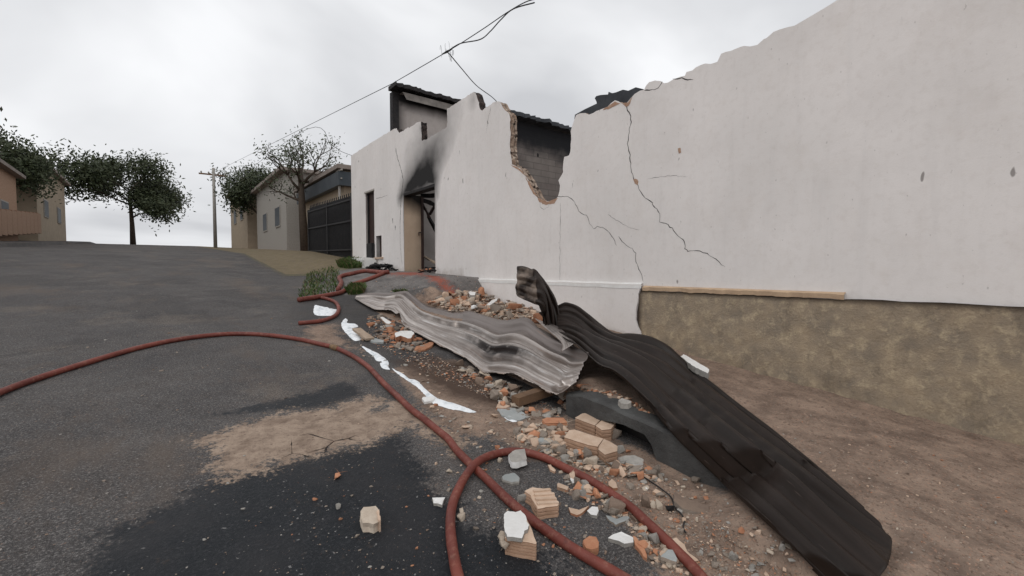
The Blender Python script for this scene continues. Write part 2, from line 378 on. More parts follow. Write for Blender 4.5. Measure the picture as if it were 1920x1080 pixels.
# ------------------------------------------------------------------ object helpers
def tag(o, label=None, cat=None, group=None, kind=None):
    if label: o['label'] = label
    if cat: o['category'] = cat
    if group: o['group'] = group
    if kind: o['kind'] = kind
    return o
def empty(name, loc, label, cat, group=None, kind=None):
    o = bpy.data.objects.new(name, None); C.objects.link(o); o.location = loc; o.empty_display_size = .2
    return tag(o, label, cat, group, kind)
class MB:
    def __init__(s): s.v = []; s.f = []; s.m = []
    def add(s, vs, fs, mi=0):
        k = len(s.v); s.v += [Vector(v) for v in vs]; s.f += [tuple(i+k for i in f) for f in fs]; s.m += [mi]*len(fs)
    def box(s, a, b, mi=0):
        x0, y0, z0 = a; x1, y1, z1 = b
        s.add([(x0, y0, z0), (x1, y0, z0), (x1, y1, z0), (x0, y1, z0), (x0, y0, z1), (x1, y0, z1), (x1, y1, z1), (x0, y1, z1)],
              [(0, 3, 2, 1), (4, 5, 6, 7), (0, 1, 5, 4), (1, 2, 6, 5), (2, 3, 7, 6), (3, 0, 4, 7)], mi)
    def bar(s, a, b, w, h, mi=0, jit=0):
        a = Vector(a); b = Vector(b); d = (b-a).normalized(); u = Vector((0, 0, 1))
        if abs(d.z) > .95: u = Vector((1, 0, 0))
        r = d.cross(u).normalized(); u = r.cross(d)
        n = 6 if jit else 1; P = []
        for i in range(n+1):
            c = a.lerp(b, i/n)
            for sx, sz in ((-1, -1), (1, -1), (1, 1), (-1, 1)):
                P.append(c+r*sx*w/2*(1+random.uniform(-jit, jit))+u*sz*h/2*(1+random.uniform(-jit, jit)))
        fs = [(0, 3, 2, 1), tuple(n*4+i for i in (0, 1, 2, 3))]
        for i in range(n):
            for k in range(4): fs.append((i*4+k, i*4+(k+1) % 4, i*4+4+(k+1) % 4, i*4+4+k))
        s.add(P, fs, mi)
    def tube(s, pts, rad, n=8, mi=0):
        pts = [Vector(p) for p in pts]; rr = rad if isinstance(rad, (list, tuple)) else [rad]*len(pts)
        P = []; fs = []; u = None
        for i, p in enumerate(pts):
            d = (pts[min(i+1, len(pts)-1)]-pts[max(i-1, 0)]).normalized()
            if u is None: u = d.orthogonal().normalized()
            u = (u-d*u.dot(d)).normalized(); v = d.cross(u)
            for k in range(n):
                a = 2*math.pi*k/n; P.append(p+(u*math.cos(a)+v*math.sin(a))*rr[i])
        for i in range(len(pts)-1):
            for k in range(n): fs.append((i*n+k, i*n+(k+1) % n, i*n+n+(k+1) % n, i*n+n+k))
        fs.append(tuple(range(n-1, -1, -1))); fs.append(tuple((len(pts)-1)*n+k for k in range(n)))
        s.add(P, fs, mi)
    def build(s, name, mats, parent=None, smooth=False, origin=None, attrs=None):
        me = bpy.data.meshes.new(name)
        if parent is not None: org = parent.location.copy()
        elif origin is not None: org = Vector(origin)
        else: org = Vector((0, 0, 0))
        # every mesh keeps its shader space in world scale; origin only shifts it
        me.from_pydata([tuple(v-org) for v in s.v], [], s.f)
        if isinstance(mats, str): mats = [mats]
        for m in mats: me.materials.append(M[m])
        for p, mi in zip(me.polygons, s.m): p.material_index = mi
        if smooth: me.polygons.foreach_set('use_smooth', [True]*len(me.polygons))
        for k, vals in (attrs or {}).items():
            a = me.attributes.new(k, 'FLOAT', 'POINT'); a.data.foreach_set('value', vals)
        me.validate(); me.update()
        o = bpy.data.objects.new(name, me); C.objects.link(o)
        if parent is not None: o.parent = parent
        else: o.location = org
        return o
def child_of(o, parent):
    # parent an object whose mesh is in parent-local space already (sub-parts)
    o.parent = parent; return o
def crom(P, n):
    P = [Vector(p) for p in P]; out = []
    for i in range(len(P)-1):
        a = P[max(i-1, 0)]; b = P[i]; c = P[i+1]; d = P[min(i+2, len(P)-1)]
        for k in range(n):
            t = k/n
            out.append(.5*((2*b)+(c-a)*t+(2*a-5*b+4*c-d)*t*t+(3*b-a-3*c+d)*t**3))
    out.append(P[-1]); return out
def sdf(P, pts):
    # signed distance (inside positive) of Nx2 points to polygon
    P = np.asarray(P, float); pts = np.asarray(pts, float)
    d2 = np.full(len(pts), 1e9); ins = np.zeros(len(pts), bool); n = len(P)
    for i in range(n):
        a = P[i]; b = P[(i+1) % n]; ab = b-a; L2 = (ab**2).sum()+1e-12
        t = np.clip(((pts-a)@ab)/L2, 0, 1); q = pts-(a+t[:, None]*ab); d2 = np.minimum(d2, (q**2).sum(1))
        c = ((a[1] > pts[:, 1]) != (b[1] > pts[:, 1]))
        with np.errstate(divide='ignore', invalid='ignore'):
            x = (b[0]-a[0])*(pts[:, 1]-a[1])/(b[1]-a[1]+1e-15)+a[0]
        ins ^= c & (pts[:, 0] < x)
    d = np.sqrt(d2); return np.where(ins, d, -d)

# ------------------------------------------------------------------ ground meshes
def spaced(*segs):
    o = []
    for a, b, st in segs:
        n = max(1, round((b-a)/st)); o += [a+(b-a)*i/n for i in range(n)]
    o.append(segs[-1][1]); return o
Xs = spaced((-9, -4.41, .5), (-4.41, -4.39, .02), (-4.39, -1.2, .3), (-1.2, 2.86, .035), (2.86, 2.879, .02), (2.879, 2.881, .002), (2.881, 5.05, .035))
Ys = spaced((-3, .4, .15), (.4, 5.2, .035), (5.2, 12.5, .07), (12.5, 20, .2), (20, 60, 1.0))
Xa = np.array(Xs); Ya = np.array(Ys); nx, ny = len(Xs), len(Ys)
V = np.array([(x, y, H(x, y)) for y in Ys for x in Xs])
def patch(poly, soft=.16, thing=None):
    P = [(p.x, p.y) for p in (G(*q) for q in poly)]
    d = sdf(P, V[:, :2]); return np.clip(.5+d/soft*.5, 0, 1)
A = {}
A['sand'] = patch([(380, 820), (520, 775), (622, 766), (640, 756), (665, 748), (695, 740), (712, 744), (714, 755), (708, 768), (722, 768), (735, 757), (752, 752), (772, 762), (792, 775),
                   (830, 790), (880, 830), (850, 850), (815, 815), (790, 812), (765, 797), (745, 803), (735, 812), (705, 826), (672, 836), (622, 846), (420, 900)], .26)
A['tar'] = np.maximum(patch([(200, 1000), (420, 890), (622, 846), (672, 836), (705, 826), (740, 806), (760, 820), (770, 850), (800, 880), (815, 915), (858, 948), (875, 975), (905, 990), (960, 1015), (1010, 1035), (1080, 1070), (1200, 1300), (700, 2600), (-100, 1500)], .26),
                     .93*patch([(380, 780), (560, 742), (622, 722), (645, 716), (675, 730), (690, 740), (664, 746), (622, 762), (520, 772)], .2))
A['soil'] = np.maximum.reduce([
    patch([(742, 690), (790, 676), (850, 676), (920, 715), (1000, 760), (1090, 790), (1298, 890), (1800, 1250), (1600, 1500), (1330, 1180), (1240, 1075), (1205, 1020), (1180, 985), (1150, 950), (1120, 930), (1085, 905), (1040, 875), (985, 850), (960, 838), (935, 825), (905, 818), (850, 815), (800, 770), (765, 735)], .25),
    .75*patch([(560, 610), (622, 605), (640, 600), (660, 640), (690, 655), (670, 665), (622, 650), (560, 655)], .3)])
A['mud'] = patch([(742, 678), (800, 668), (870, 680), (930, 725), (1000, 768), (960, 780), (900, 755), (850, 745), (790, 712)], .3)
A['damp'] = patch([(560, 560), (650, 553), (690, 560), (740, 600), (800, 660), (850, 690), (760, 690), (730, 680), (700, 640), (640, 600), (560, 600)], .5)
Xv, Yv = V[:, 0], V[:, 1]
ramp = patch([(640, 553), (690, 549), (760, 546), (850, 562), (925, 565), (890, 514), (815, 512), (745, 508), (700, 510), (640, 518), (560, 540)], .16)
A['conc'] = np.maximum(ramp, np.where((Yv > 8.2) & (Yv < 13) & (Xv > 3.3), .9, 0))
A['red'] = np.maximum(patch([(795, 516), (815, 517), (838, 529), (858, 549), (866, 560), (845, 558), (836, 545), (815, 530)], .25), .62*patch([(715, 514), (800, 510), (815, 520), (730, 520)], .3))
A['green'] = np.where(Yv > 12.6, np.clip((Xv-2.2)*1.5, 0, .62), 0)
A['crk'] = patch([(520, 830), (622, 800), (665, 812), (668, 832), (622, 845), (540, 870)], .2)
A['soil'] = np.maximum(A['soil'], np.where((Yv < 1.4), np.clip((Xv-1.75)*2, 0, 1)*np.clip((1.5-Yv)*3, 0, 1), 0))
A['soil'] = np.maximum(A['soil'], np.where((Xv > 2.88) & (Yv < 7.6), np.clip(1-(Yv-7.1)*1.2, 0, 1), 0))
A['soil'] = np.maximum(A['soil'], np.where((Yv > 13) & (Xv > 2.6), .6, 0))
A['sand'] = np.where(Yv > 22, .25, A['sand'])
def ground_part(name, test):
    sel = [(i, j) for j in range(ny-1) for i in range(nx-1) if test((Xs[i]+Xs[i+1])/2, (Ys[j]+Ys[j+1])/2)]
    idx = np.array([(j*nx+i, j*nx+i+1, (j+1)*nx+i+1, (j+1)*nx+i) for i, j in sel])
    u, inv = np.unique(idx, return_inverse=True); fs = inv.reshape(-1, 4)
    me = bpy.data.meshes.new(name); me.from_pydata(V[u].tolist(), [], fs.tolist()); me.materials.append(M['ground'])
    for k, a in A.items():
        at = me.attributes.new(k, 'FLOAT', 'POINT'); at.data.foreach_set('value', a[u].astype(np.float32))
    me.polygons.foreach_set('use_smooth', [True]*len(me.polygons)); me.update()
    o = bpy.data.objects.new(name, me); C.objects.link(o); o['kind'] = 'structure'; return o
ground_part('road', lambda x, y: x < 2.88)
ground_part('pavement', lambda x, y: x >= 2.88 and y < 7.4)
ground_part('ramp', lambda x, y: x >= 2.88 and y >= 7.4)
mb = MB(); tx = spaced((-160, -9, 15), (-9, 5, 7), (5, 160, 15)); ty = spaced((-60, 20, 5), (20, 400, 20))
mb.add([(x, y, prof(y)-.06-(.0 if y < 60 else (y-60)*.02)) for y in ty for x in tx], [(j*len(tx)+i, j*len(tx)+i+1, (j+1)*len(tx)+i+1, (j+1)*len(tx)+i) for j in range(len(ty)-1) for i in range(len(tx)-1)])
tag(mb.build('terrain', 'stone_brown', smooth=True), kind='structure')

# ------------------------------------------------------------------ the burnt building
B = empty('burned_building', (5, 9, 1.4), 'white roofless building burnt out by fire, jagged hole and cracks in its street wall', 'building')
def yz(px, py, X=5.0):
    p = WX(px, py, X); return (p.y, p.z)
rw = random.Random(3)
def jag(pts, step=.05, amp=.018):
    o = []
    for a, b in zip(pts, pts[1:]):
        d = math.hypot(b[0]-a[0], b[1]-a[1]); n = max(1, int(d/step))
        for i in range(n):
            t = i/n; j = amp if i else 0
            o.append((a[0]+(b[0]-a[0])*t+rw.uniform(-j, j), a[1]+(b[1]-a[1])*t+rw.uniform(-j, j)))
    o.append(pts[-1]); return o
top_px = [(738, 242), (743, 240), (749, 249), (753, 247), (762, 241), (775, 235), (784, 229), (789.5, 228), (790, 246), (791, 264), (797, 262), (815, 252), (838, 238), (838.5, 222), (838, 204), (846, 199), (866, 186), (888, 172), (892, 175), (896, 188), (900, 204),
          (905, 207), (911, 201), (918, 197), (927, 191), (932, 190), (939, 193), (944, 203), (950, 209), (955, 214), (957, 224), (957, 245), (956.5, 262), (956, 276), (958, 292), (960, 308), (967, 311), (975, 315), (984, 328), (992, 340), (996, 350), (1003, 360), (1008, 371), (1014, 377), (1024, 378), (1038, 376), (1046, 369),
          (1049, 358), (1050, 348), (1047, 338), (1052, 330), (1056, 322), (1056, 308), (1058, 294), (1067, 291), (1070, 278), (1071, 262), (1070, 246), (1073, 236), (1077, 224), (1080, 216), (1086, 213), (1098, 212), (1104, 215), (1112, 212), (1124, 206), (1138, 201), (1146, 193), (1153, 188), (1160, 190), (1166, 194), (1172, 199), (1176, 192), (1182, 185), (1190, 176), (1200, 170), (1208, 168),
          (1211, 161), (1217, 154), (1228, 151), (1239, 152), (1244, 156), (1252, 155), (1262, 149), (1275, 144), (1284, 142), (1287, 135), (1298, 132), (1322, 119), (1345, 116), (1352, 101), (1395, 86), (1420, 84), (1450, 60), (1490, 48)]
corner = yz(658, 292)
top = [yz(*p) for p in top_px]
roofline = [corner, yz(700, 265)] + [top[0]]
jt = jag(top, .05, .014)
# beyond the photo the wall runs on, roughly level and broken
more = [(top[-1][0], top[-1][1])]
y = top[-1][0]; z = top[-1][1]
tail = []
while y > -4.5:
    y -= rw.uniform(.12, .3); z = min(4.1, max(3.5, z+rw.uniform(-.10, .09))); tail.append((y, z))
outline = roofline[:-1] + jt + tail
yL, yR = corner[0], outline[-1][0]
bottom = [(yR, -1.2), (0, -.5), (4, .1), (8, .4), (12, 1.0), (yL, 1.3)]
# densify the straight roof line slightly worn
outline = jag(roofline, .15, .012)[:-1] + outline[2:]
poly = outline + bottom
door = [yz(757.5, 512), yz(757.5, 365), yz(815, 345), yz(816, 513)]
D_Y1 = (door[0][0]+door[1][0])/2; D_Y0 = (door[2][0]+door[3][0])/2; D_Z1 = (door[1][1]+door[2][1])/2; D_Z0 = 1.30
doorq = [(D_Y1, D_Z0), (D_Y1, D_Z1), (D_Y0, D_Z1+.03), (D_Y0, D_Z0)]
sY1 = yz(686, 420)[0]; sY0 = yz(702, 420)[0]; sZ1 = yz(694, 360)[1]; sZ0 = yz(696, 483)[1]
sdoor = [(sY1, sZ0), (sY1, sZ1), (sY0, sZ1), (sY0, sZ0)]
wY1 = yz(705, 460)[0]; wY0 = yz(715.5, 460)[0]; wZ1 = yz(710, 442)[1]; wZ0 = yz(710, 482)[1]
swin = [(wY1, wZ0), (wY1, wZ1), (wY0, wZ1), (wY0, wZ0)]
def plate(name, loops, X0, thick, mats, parent, grid=.09, layers=5, core=.02, soot=None, grime=None, core_fn=None, jitter=.018, X1fn=None):
    """A standing plate in the YZ plane: outer loop, holes; front at X0, back at X0+thick; broken edges get rough layers."""
    vs = []; fcs = []
    for lp in loops:
        k = len(vs); vs += [Vector(p) for p in lp]; fcs.append(list(range(k, k+len(lp))))
    O = np.array(loops[0]); inn = []
    y0, y1, z0, z1 = O[:, 0].min(), O[:, 0].max(), O[:, 1].min(), O[:, 1].max()
    pts = np.array([(a, b) for a in np.arange(y0, y1, grid) for b in np.arange(z0, z1, grid)])
    ok = sdf(O, pts) > grid*.45
    for h in loops[1:]: ok &= sdf(h, pts) < -grid*.45
    pts = pts[ok]
    n0 = len(vs); vs += [Vector(p) for p in pts]
    edges = []
    for f in fcs: edges += [(f[i], f[(i+1) % len(f)]) for i in range(len(f))]
    ov, oe, of, orv, ore, orf = delaunay_2d_cdt(vs, edges, [], 0, 1e-5)
    m = {}
    for i, src in enumerate(orv):
        for q in src: m[q] = i
    cen = np.array([((ov[f[0]]+ov[f[1]]+ov[f[2]])/3)[:] for f in of])
    keep = sdf(O, cen) > 0
    for h in loops[1:]: keep &= sdf(h, cen) < 0
    mb = MB(); nv = len(ov); V2 = [tuple(v) for v in ov]
    mb.v = [Vector((X0, a, b)) for a, b in V2]+[Vector((X0+thick, a, b)) for a, b in V2]
    for f, k in zip(of, keep):
        if not k: continue
        a, b, c = f
        ar = (V2[b][0]-V2[a][0])*(V2[c][1]-V2[a][1])-(V2[c][0]-V2[a][0])*(V2[b][1]-V2[a][1])
        f = (a, b, c) if ar < 0 else (a, c, b)      # front faces -X
        mb.f.append(f); mb.m.append(0); mb.f.append(tuple(nv+i for i in reversed(f))); mb.m.append(0)
    rj = random.Random(5)
    for li, f in enumerate(fcs):
        ring = [m[i] for i in f]; n = len(ring)
        rows = [ring]
        for k in range(1, layers):
            t = k/layers; base = len(mb.v); row = []
            for q, i in enumerate(ring):
                a, b = V2[i]; j = jitter if (li == 0) else 0
                if b < 1.5 and li == 0: j = 0
                if a > D_Y1+1.0: j *= .3
                mb.v.append(Vector((X0+thick*t, a+rj.uniform(-j, j), b+rj.uniform(-j, j*.3)))); row.append(base+q)
            rows.append(row)
        rows.append([nv+i for i in ring])
        area = sum(V2[ring[q]][0]*V2[ring[(q+1) % n]][1]-V2[ring[(q+1) % n]][0]*V2[ring[q]][1] for q in range(n))
        for ra, rb in zip(rows, rows[1:]):
            for q in range(n):
                a, b = ra[q], ra[(q+1) % n]; c, d = rb[(q+1) % n], rb[q]
                fc = (a, b, c, d)
                if (area > 0) != (li > 0): fc = fc[::-1]
                if li > 0: fc = fc[::-1] if area > 0 else fc
                mb.f.append(fc)
                mi = core_fn((V2[ring[q]][0], V2[ring[q]][1]), li) if core_fn else 0
                mb.m.append(mi)
    at = {'soot': [float(soot(v)) if soot else 0.0 for v in mb.v], 'grime': [float(grime(v)) if grime else 0.0 for v in mb.v]}
    return mb.build(name, mats, parent, attrs=at)
plume = [yz(*p) for p in [(750, 372), (762, 335), (772, 308), (784, 278), (793, 250), (842, 215), (832, 280), (820, 320), (816, 345), (815, 362), (800, 352)]]
def soot_front(v):
    d = float(sdf(plume, np.array([(v.y, v.z)]))[0])
    up_ = sst(D_Z1, D_Z1+1.5, v.z)
    k = min(1, max(0, .56+d/(.50+.95*up_)))
    fade = 1.16-.78*min(1, max(0, (v.z-D_Z1)/1.45))**.8
    s = k*fade
    # scorched crest of the wall by the notch, stub edges
    for cx, cz, r, a in ((yz(888, 185)[0], yz(888, 185)[1], .28, .35), (yz(790, 240)[0], yz(790, 240)[1], .2, .5)):
        s = max(s, a*(1-min(1, math.hypot(v.y-cx, v.z-cz)/r)))
    if v.x > 5.02: s = max(s, .55+.3*noise.noise(v))
    return s
def grime_front(v):
    g = max(0, 1-(v.z-wallbase(v.y))/.4) if v.y > 8 else max(0, 1-(v.z-1.3)/.25)*.5
    return .6*g
def core_fn(p, li):
    if li > 0: return 0
    a, b = p
    if b < 1.35 or a > yz(738, 242)[0]+.02: return 0
    if a > yz(906, 206)[0]-.02: return 2
    return 1
plate('front_wall', [poly, doorq, sdoor, swin], 5.0, .155, ['wall', 'core', 'core_burnt'], B, grid=.08, soot=soot_front, grime=grime_front, core_fn=core_fn)
FW_ = bpy.data.objects['front_wall']

# cracks: thin dark fissures as sub-parts of the wall
def crack(px, w0=.010, w1=.004, X=4.998):
    P = [WX(x, y, X) for x, y in px]; Q = []
    rc = random.Random(len(px)*7+int(px[0][0]))
    for a, b in zip(P, P[1:]):
        n = max(2, int((b-a).length/.04))
        for i in range(n): Q.append(a.lerp(b, i/n)+Vector((0, rc.uniform(-.008, .008), rc.uniform(-.008, .008))))
    Q.append(P[-1]); mb = MB(); vs = []; n = len(Q)
    for i, p in enumerate(Q):
        d = Q[min(i+1, n-1)]-Q[max(i-1, 0)]; d.x = 0; d.normalize(); s = Vector((0, -d.z, d.y))
        t = i/(n-1); wd = (w0*(1-t)+w1*t)*(.45+rc.random())*.5
        if i in (0, n-1): wd *= .2
        vs += [p+s*wd, p-s*wd]
    mb.add(vs, [(2*i, 2*i+1, 2*i+3, 2*i+2) for i in range(n-1)])
    o = mb.build('crack', 'room_dark', B); o.parent = FW_
    o.matrix_parent_inverse = FW_.matrix_basis.inverted(); return o
crack([(1172, 194), (1177, 207), (1182.5, 217), (1183, 230), (1180, 242), (1179, 255), (1177, 270), (1181, 290), (1183, 318), (1190, 338), (1202, 360), (1214, 375), (1223, 379), (1225, 388), (1232, 392), (1237, 401), (1237, 415), (1247, 419), (1261, 428), (1266, 436), (1280, 450), (1284, 457), (1284, 466), (1290, 471), (1300, 469), (1325, 474), (1360, 500)], .011, .006)
crack([(1045, 368), (1062, 369), (1068, 370), (1077, 379), (1088, 399), (1099, 403.5), (1106, 419), (1113, 430), (1120, 425), (1129.5, 426), (1141.5, 434), (1152.6, 451), (1156, 461)], .007, .005)
crack([(1160, 443), (1167, 453.5), (1176, 461), (1186, 466.5), (1191.5, 475), (1193, 490), (1198, 504), (1203.5, 517), (1206, 528.5)], .007, .007)
crack([(742, 277), (743, 286), (746, 299), (749, 307), (754, 327), (756, 339), (754.6, 350), (752, 371), (750, 420), (750, 455), (754, 497)], .022, .008)
crack([(1140, 402), (1155, 412), (1168, 421), (1182, 428), (1200, 431)], .004, .002)
crack([(1208, 170), (1228, 168), (1238, 160), (1242, 152)], .012, .008)
crack([(1262, 149), (1278, 146), (1290, 150), (1300, 149)], .012, .006)
crack([(920, 201), (917, 216), (914, 232), (911, 250)], .006, .003)

crack([(1051, 380), (1050.5, 420), (1050, 470), (1049.5, 525)], .004, .004)
crack([(1215, 334), (1240, 331), (1262, 329), (1290, 331)], .003, .002)
crack([(705, 372), (716, 370), (727, 366)], .010, .004)
crack([(1012, 379), (1013, 388), (1020, 392), (1028, 388), (1031, 380)], .004, .003)
crack([(741, 422), (741, 432)], .035, .03)
def spall(px, mat='core', X=4.997):
    P = jag([yz(*p, X) for p in px]+[yz(*px[0], X)], .03, .008)[:-1]; n = len(P)
    c = (sum(p[0] for p in P)/n, sum(p[1] for p in P)/n); mb = MB()
    mb.add([(X, *p) for p in P]+[(X-.002, *c)], [(i, (i+1) % n, n) for i in range(n)])
    o = mb.build('spalled_patch', mat, B); o.parent = FW_; o.matrix_parent_inverse = FW_.matrix_basis.inverted(); return o
rough_mat('brick_bare', (.42, .24, .16), (.50, .36, .27), 22, var=0, bs=.8)
spall([(1130, 206), (1146, 195), (1153, 190), (1163, 194), (1158, 196), (1150, 200), (1140, 205)], 'brick_bare')
spall([(1167, 193), (1176, 193), (1186, 181), (1183, 188), (1178, 199), (1173, 200)], 'brick_bare')
spall([(1187, 336), (1192, 335), (1197, 341), (1195, 347), (1190, 344)], 'brick_bare')
spall([(1271, 278), (1276, 277), (1277, 286), (1273, 288)], 'brick_bare')
spall([(1008, 371), (1014, 378), (1024, 379), (1038, 377), (1046, 371), (1040, 381), (1022, 384), (1011, 379)], 'brick_bare')
spall([(985, 332), (993, 342), (1003, 361), (1008, 371), (1000, 364), (992, 348)], 'brick_bare')
spall([(957, 308), (967, 312), (976, 317), (985, 330), (975, 320), (962, 313)], 'brick_bare')

# plinth: a thicker white band at the foot, broken off near the camera
PZ = 1.30
pend = [yz(1207, 534), yz(1204, 541), yz(1200, 552), yz(1199, 568), yz(1196, 585), yz(1195.5, 600), yz(1199, 612), yz(1204, 622), yz(1206, 640)]
pl_poly = [(7.62, PZ)] + [(yy, PZ) for yy in np.arange(7.3, pend[0][0]+.05, -.25)] + jag([(pend[0][0], PZ)]+pend[1:], .05, .006) + [(pend[-1][0], .2), (7.62, .6)]
plate('plinth', [pl_poly], 4.955, .043, ['wall'], B, grid=.12, layers=1, grime=lambda v: .6*max(0, 1-(v.z-wallbase(v.y))/.12), jitter=0)
mb = MB(); vs = []; yy = np.linspace(7.62, pend[0][0]+.01, 24)
for a in yy:
    j = .004*math.sin(a*9)
    vs += [(4.950, a, PZ-.055+j), (4.957, a, PZ+.002+j), (4.999, a, PZ+.022+j)]
mb.add(vs, [f for i in range(23) for f in ((3*i, 3*i+1, 3*i+4, 3*i+3), (3*i+1, 3*i+2, 3*i+5, 3*i+4))])
mb.build('plinth_ledge', 'plaster_white', B, smooth=False)
# exposed rough base
ex = [(pend[0][0]-.008, PZ-.075)] + [(a, PZ-.075+rw.uniform(-.008, .008)) for a in np.arange(pend[0][0]-.1, -4.5, -.12)] + [(-4.5, -1)] + [(3.3, 0.0)] + [(p[0]-.008, p[1]) for p in reversed(pend[1:])]
def ex_edge_dark(v):  # darker beside the plinth end and just below the ledge
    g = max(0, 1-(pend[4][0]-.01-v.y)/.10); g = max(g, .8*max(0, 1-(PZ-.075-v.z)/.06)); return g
exo = plate('exposed_base', [ex], 4.975, .024, ['exposed'], B, grid=.06, layers=1, grime=ex_edge_dark, jitter=0)
for v in exo.data.vertices:
    p = v.co
    if p.x < -.01: p.x += .008*noise.noise(Vector((p.y*6, p.z*6, 0)))+.005*noise.noise(Vector((p.y*17, p.z*17, 4)))
mb = MB(); e = pend[0][0]-.008; n = 60; vs = []
for i in range(n+1):
    a = e-(e-1.4)*i/n; j = .012*noise.noise(Vector((a*6, 0, 9)))+.006*noise.noise(Vector((a*21, 0, 9)))
    vs += [(4.962+j, a, PZ-.075+j), (4.958+j, a, PZ-.03+j), (4.999, a, PZ-.012)]
mb.add(vs, [f for i in range(n) for f in ((3*i, 3*i+1, 3*i+4, 3*i+3), (3*i+1, 3*i+2, 3*i+5, 3*i+4))])
rough_mat('ledge_beige', (.58, .42, .28), (.44, .31, .21), 5, var=0)
mb.build('base_ledge', 'ledge_beige', B)

# cross walls inside, seen over and through the front wall
def xwall(name, Y, X0, X1, z0, z1, th, mat, sootf, grid=.2, topj=.02):
    xs = spaced((X0, X1, grid)); zs = spaced((z0, z1, grid)); mb = MB()
    for s, yy in ((0, Y), (1, Y+th)):
        base = len(mb.v)
        mb.v += [Vector((x, yy, z+(topj*noise.noise(Vector((x*3, 0, Y))) if z == z1 else 0))) for z in zs for x in xs]
        for j in range(len(zs)-1):
            for i in range(len(xs)-1):
                f = (base+j*len(xs)+i, base+j*len(xs)+i+1, base+(j+1)*len(xs)+i+1, base+(j+1)*len(xs)+i)
                mb.f.append(f if s == 0 else f[::-1]); mb.m.append(0)
    nn = len(xs)*len(zs)
    def side(idx):
        for a, b in zip(idx, idx[1:]): mb.f.append((a, b, b+nn, a+nn)); mb.m.append(0)
    side([(len(zs)-1)*len(xs)+i for i in range(len(xs))]); side([j*len(xs) for j in range(len(zs))][::-1]); side([j*len(xs)+len(xs)-1 for j in range(len(zs))])
    return mb.build(name, mat, B, attrs={'soot': [sootf(v) for v in mb.v], 'grime': [0]*len(mb.v)})
ZA = WX(737, 158, 5.0).z
YA = 11.65
ptop = WY(737, 160, YA); ZA = ptop.z
def sootA(v):
    s = max(0, 1-(v.x-ptop.x)/.42)*1.1                     # black vertical band by the street end
    s = max(s, .85-(ZA-.35-v.z)/.35*1.0)                    # under the roof edge
    if v.z < 4.2: s = max(0, .25-.3*abs(v.z-3.6))+.32*max(0, (v.z-2.6)/1.2)
    return max(.08, s)
xwall('cross_wall', YA, 5.2, 10.5, .4, ZA-.16, .18, 'inner', sootA, .12)
mb = MB(); mb.box((ptop.x-.02, YA+.0, 3.9), (5.2, YA+.18, ZA-.16)); 
mb.build('burnt_pier', 'charred', B)
# roof edge on the far cross wall: pale fascia strip with a black sheet over it
mb = MB()
pa = WY(755, 172, YA-.22); pb = WY(760, 186, YA-.22)
mb.add([(pa.x+.0, YA-.22, pa.z), (9.5, YA-.22, pa.z-.01), (9.5, YA-.20, pa.z-.20), (pa.x+.12, YA-.20, pa.z-.17), (pa.x, YA+.2, pa.z), (9.5, YA+.2, pa.z)], [(3, 2, 1, 0), (0, 1, 5, 4)])
mb.build('fascia', 'fascia', B)
def burnt_strip(name, P0, P1, th, depth, n=30, seed=1, mat='charred'):
    mb = MB(); vs = []; rr = random.Random(seed)
    for i in range(n+1):
        t = i/n; c = Vector(P0).lerp(Vector(P1), t); j = .014*noise.noise(Vector((i*.2, seed, 0)))+rr.uniform(-.008, .008); k = rr.uniform(-.012, .01); q = rr.uniform(-.05, .05)
        vs += [c+Vector((0, -depth/2+q, -th/2+k)), c+Vector((0, -depth/2+q, th/2+j)), c+Vector((0, depth/2, th/2+j)), c+Vector((0, depth/2, -th/2))]
    fs = []
    for i in range(n):
        for k in range(4): fs.append((4*i+k, 4*i+(k+1) % 4, 4*i+4+(k+1) % 4, 4*i+4+k))
    fs += [(3, 2, 1, 0), (4*n, 4*n+1, 4*n+2, 4*n+3)]
    mb.add(vs, fs); return mb.build(name, mat, B)
qa = WY(737, 159, YA-.1)
burnt_strip('charred_roof_edge', (qa.x-.03, YA-.08, qa.z-.04), (9.5, YA-.08, qa.z-.07), .10, .45, 70, 2)
YB = 7.0
pt = WY(950, 212, YB)
def sootB(v):
    s = .95-(pt.z-.12-v.z)/.75
    s += .25*max(0, (v.x-5.9)/1.0)*(1 if v.z > pt.z-1.1 else .3)
    return max(.0, s)
xwall('cross_wall', YB, 5.32, 10.5, .4, pt.z-.10, .14, 'block', sootB, .15)
qb = WY(944, 210, YB-.05)
burnt_strip('charred_roof_edge', (qb.x, YB-.05, pt.z-.03), (9.5, YB-.05, pt.z-.03), .07, .30, 60, 6, 'rooftin')
mb = MB(); hc = WY(1008.5, 291, YB-.003)
mb.add([hc+Vector((.028*math.cos(a*.7854), 0, .045*math.sin(a*.7854))) for a in range(8)], [tuple(range(8))])
mb.build('wall_opening', 'room_dark', B)
# other outer walls, floor slab (mostly hidden)
mb = MB(); mb.box((10.4, -4.5, -1), (10.6, 15.0, 3.0)); mb.box((5.2, 14.9, .6), (10.4, 15.08, 4.5)); mb.box((5.2, -4.5, -1), (10.4, -4.3, 3.2))
mb.build('rear_wall', 'mortar_grey', B)
mb = MB(); mb.box((5.2, 7.15, .9), (10.4, 14.9, 1.36)); mb.box((5.2, -4.3, -.4), (10.4, 7.0, .35)); mb.build('floor_slab', 'room_dark', B)
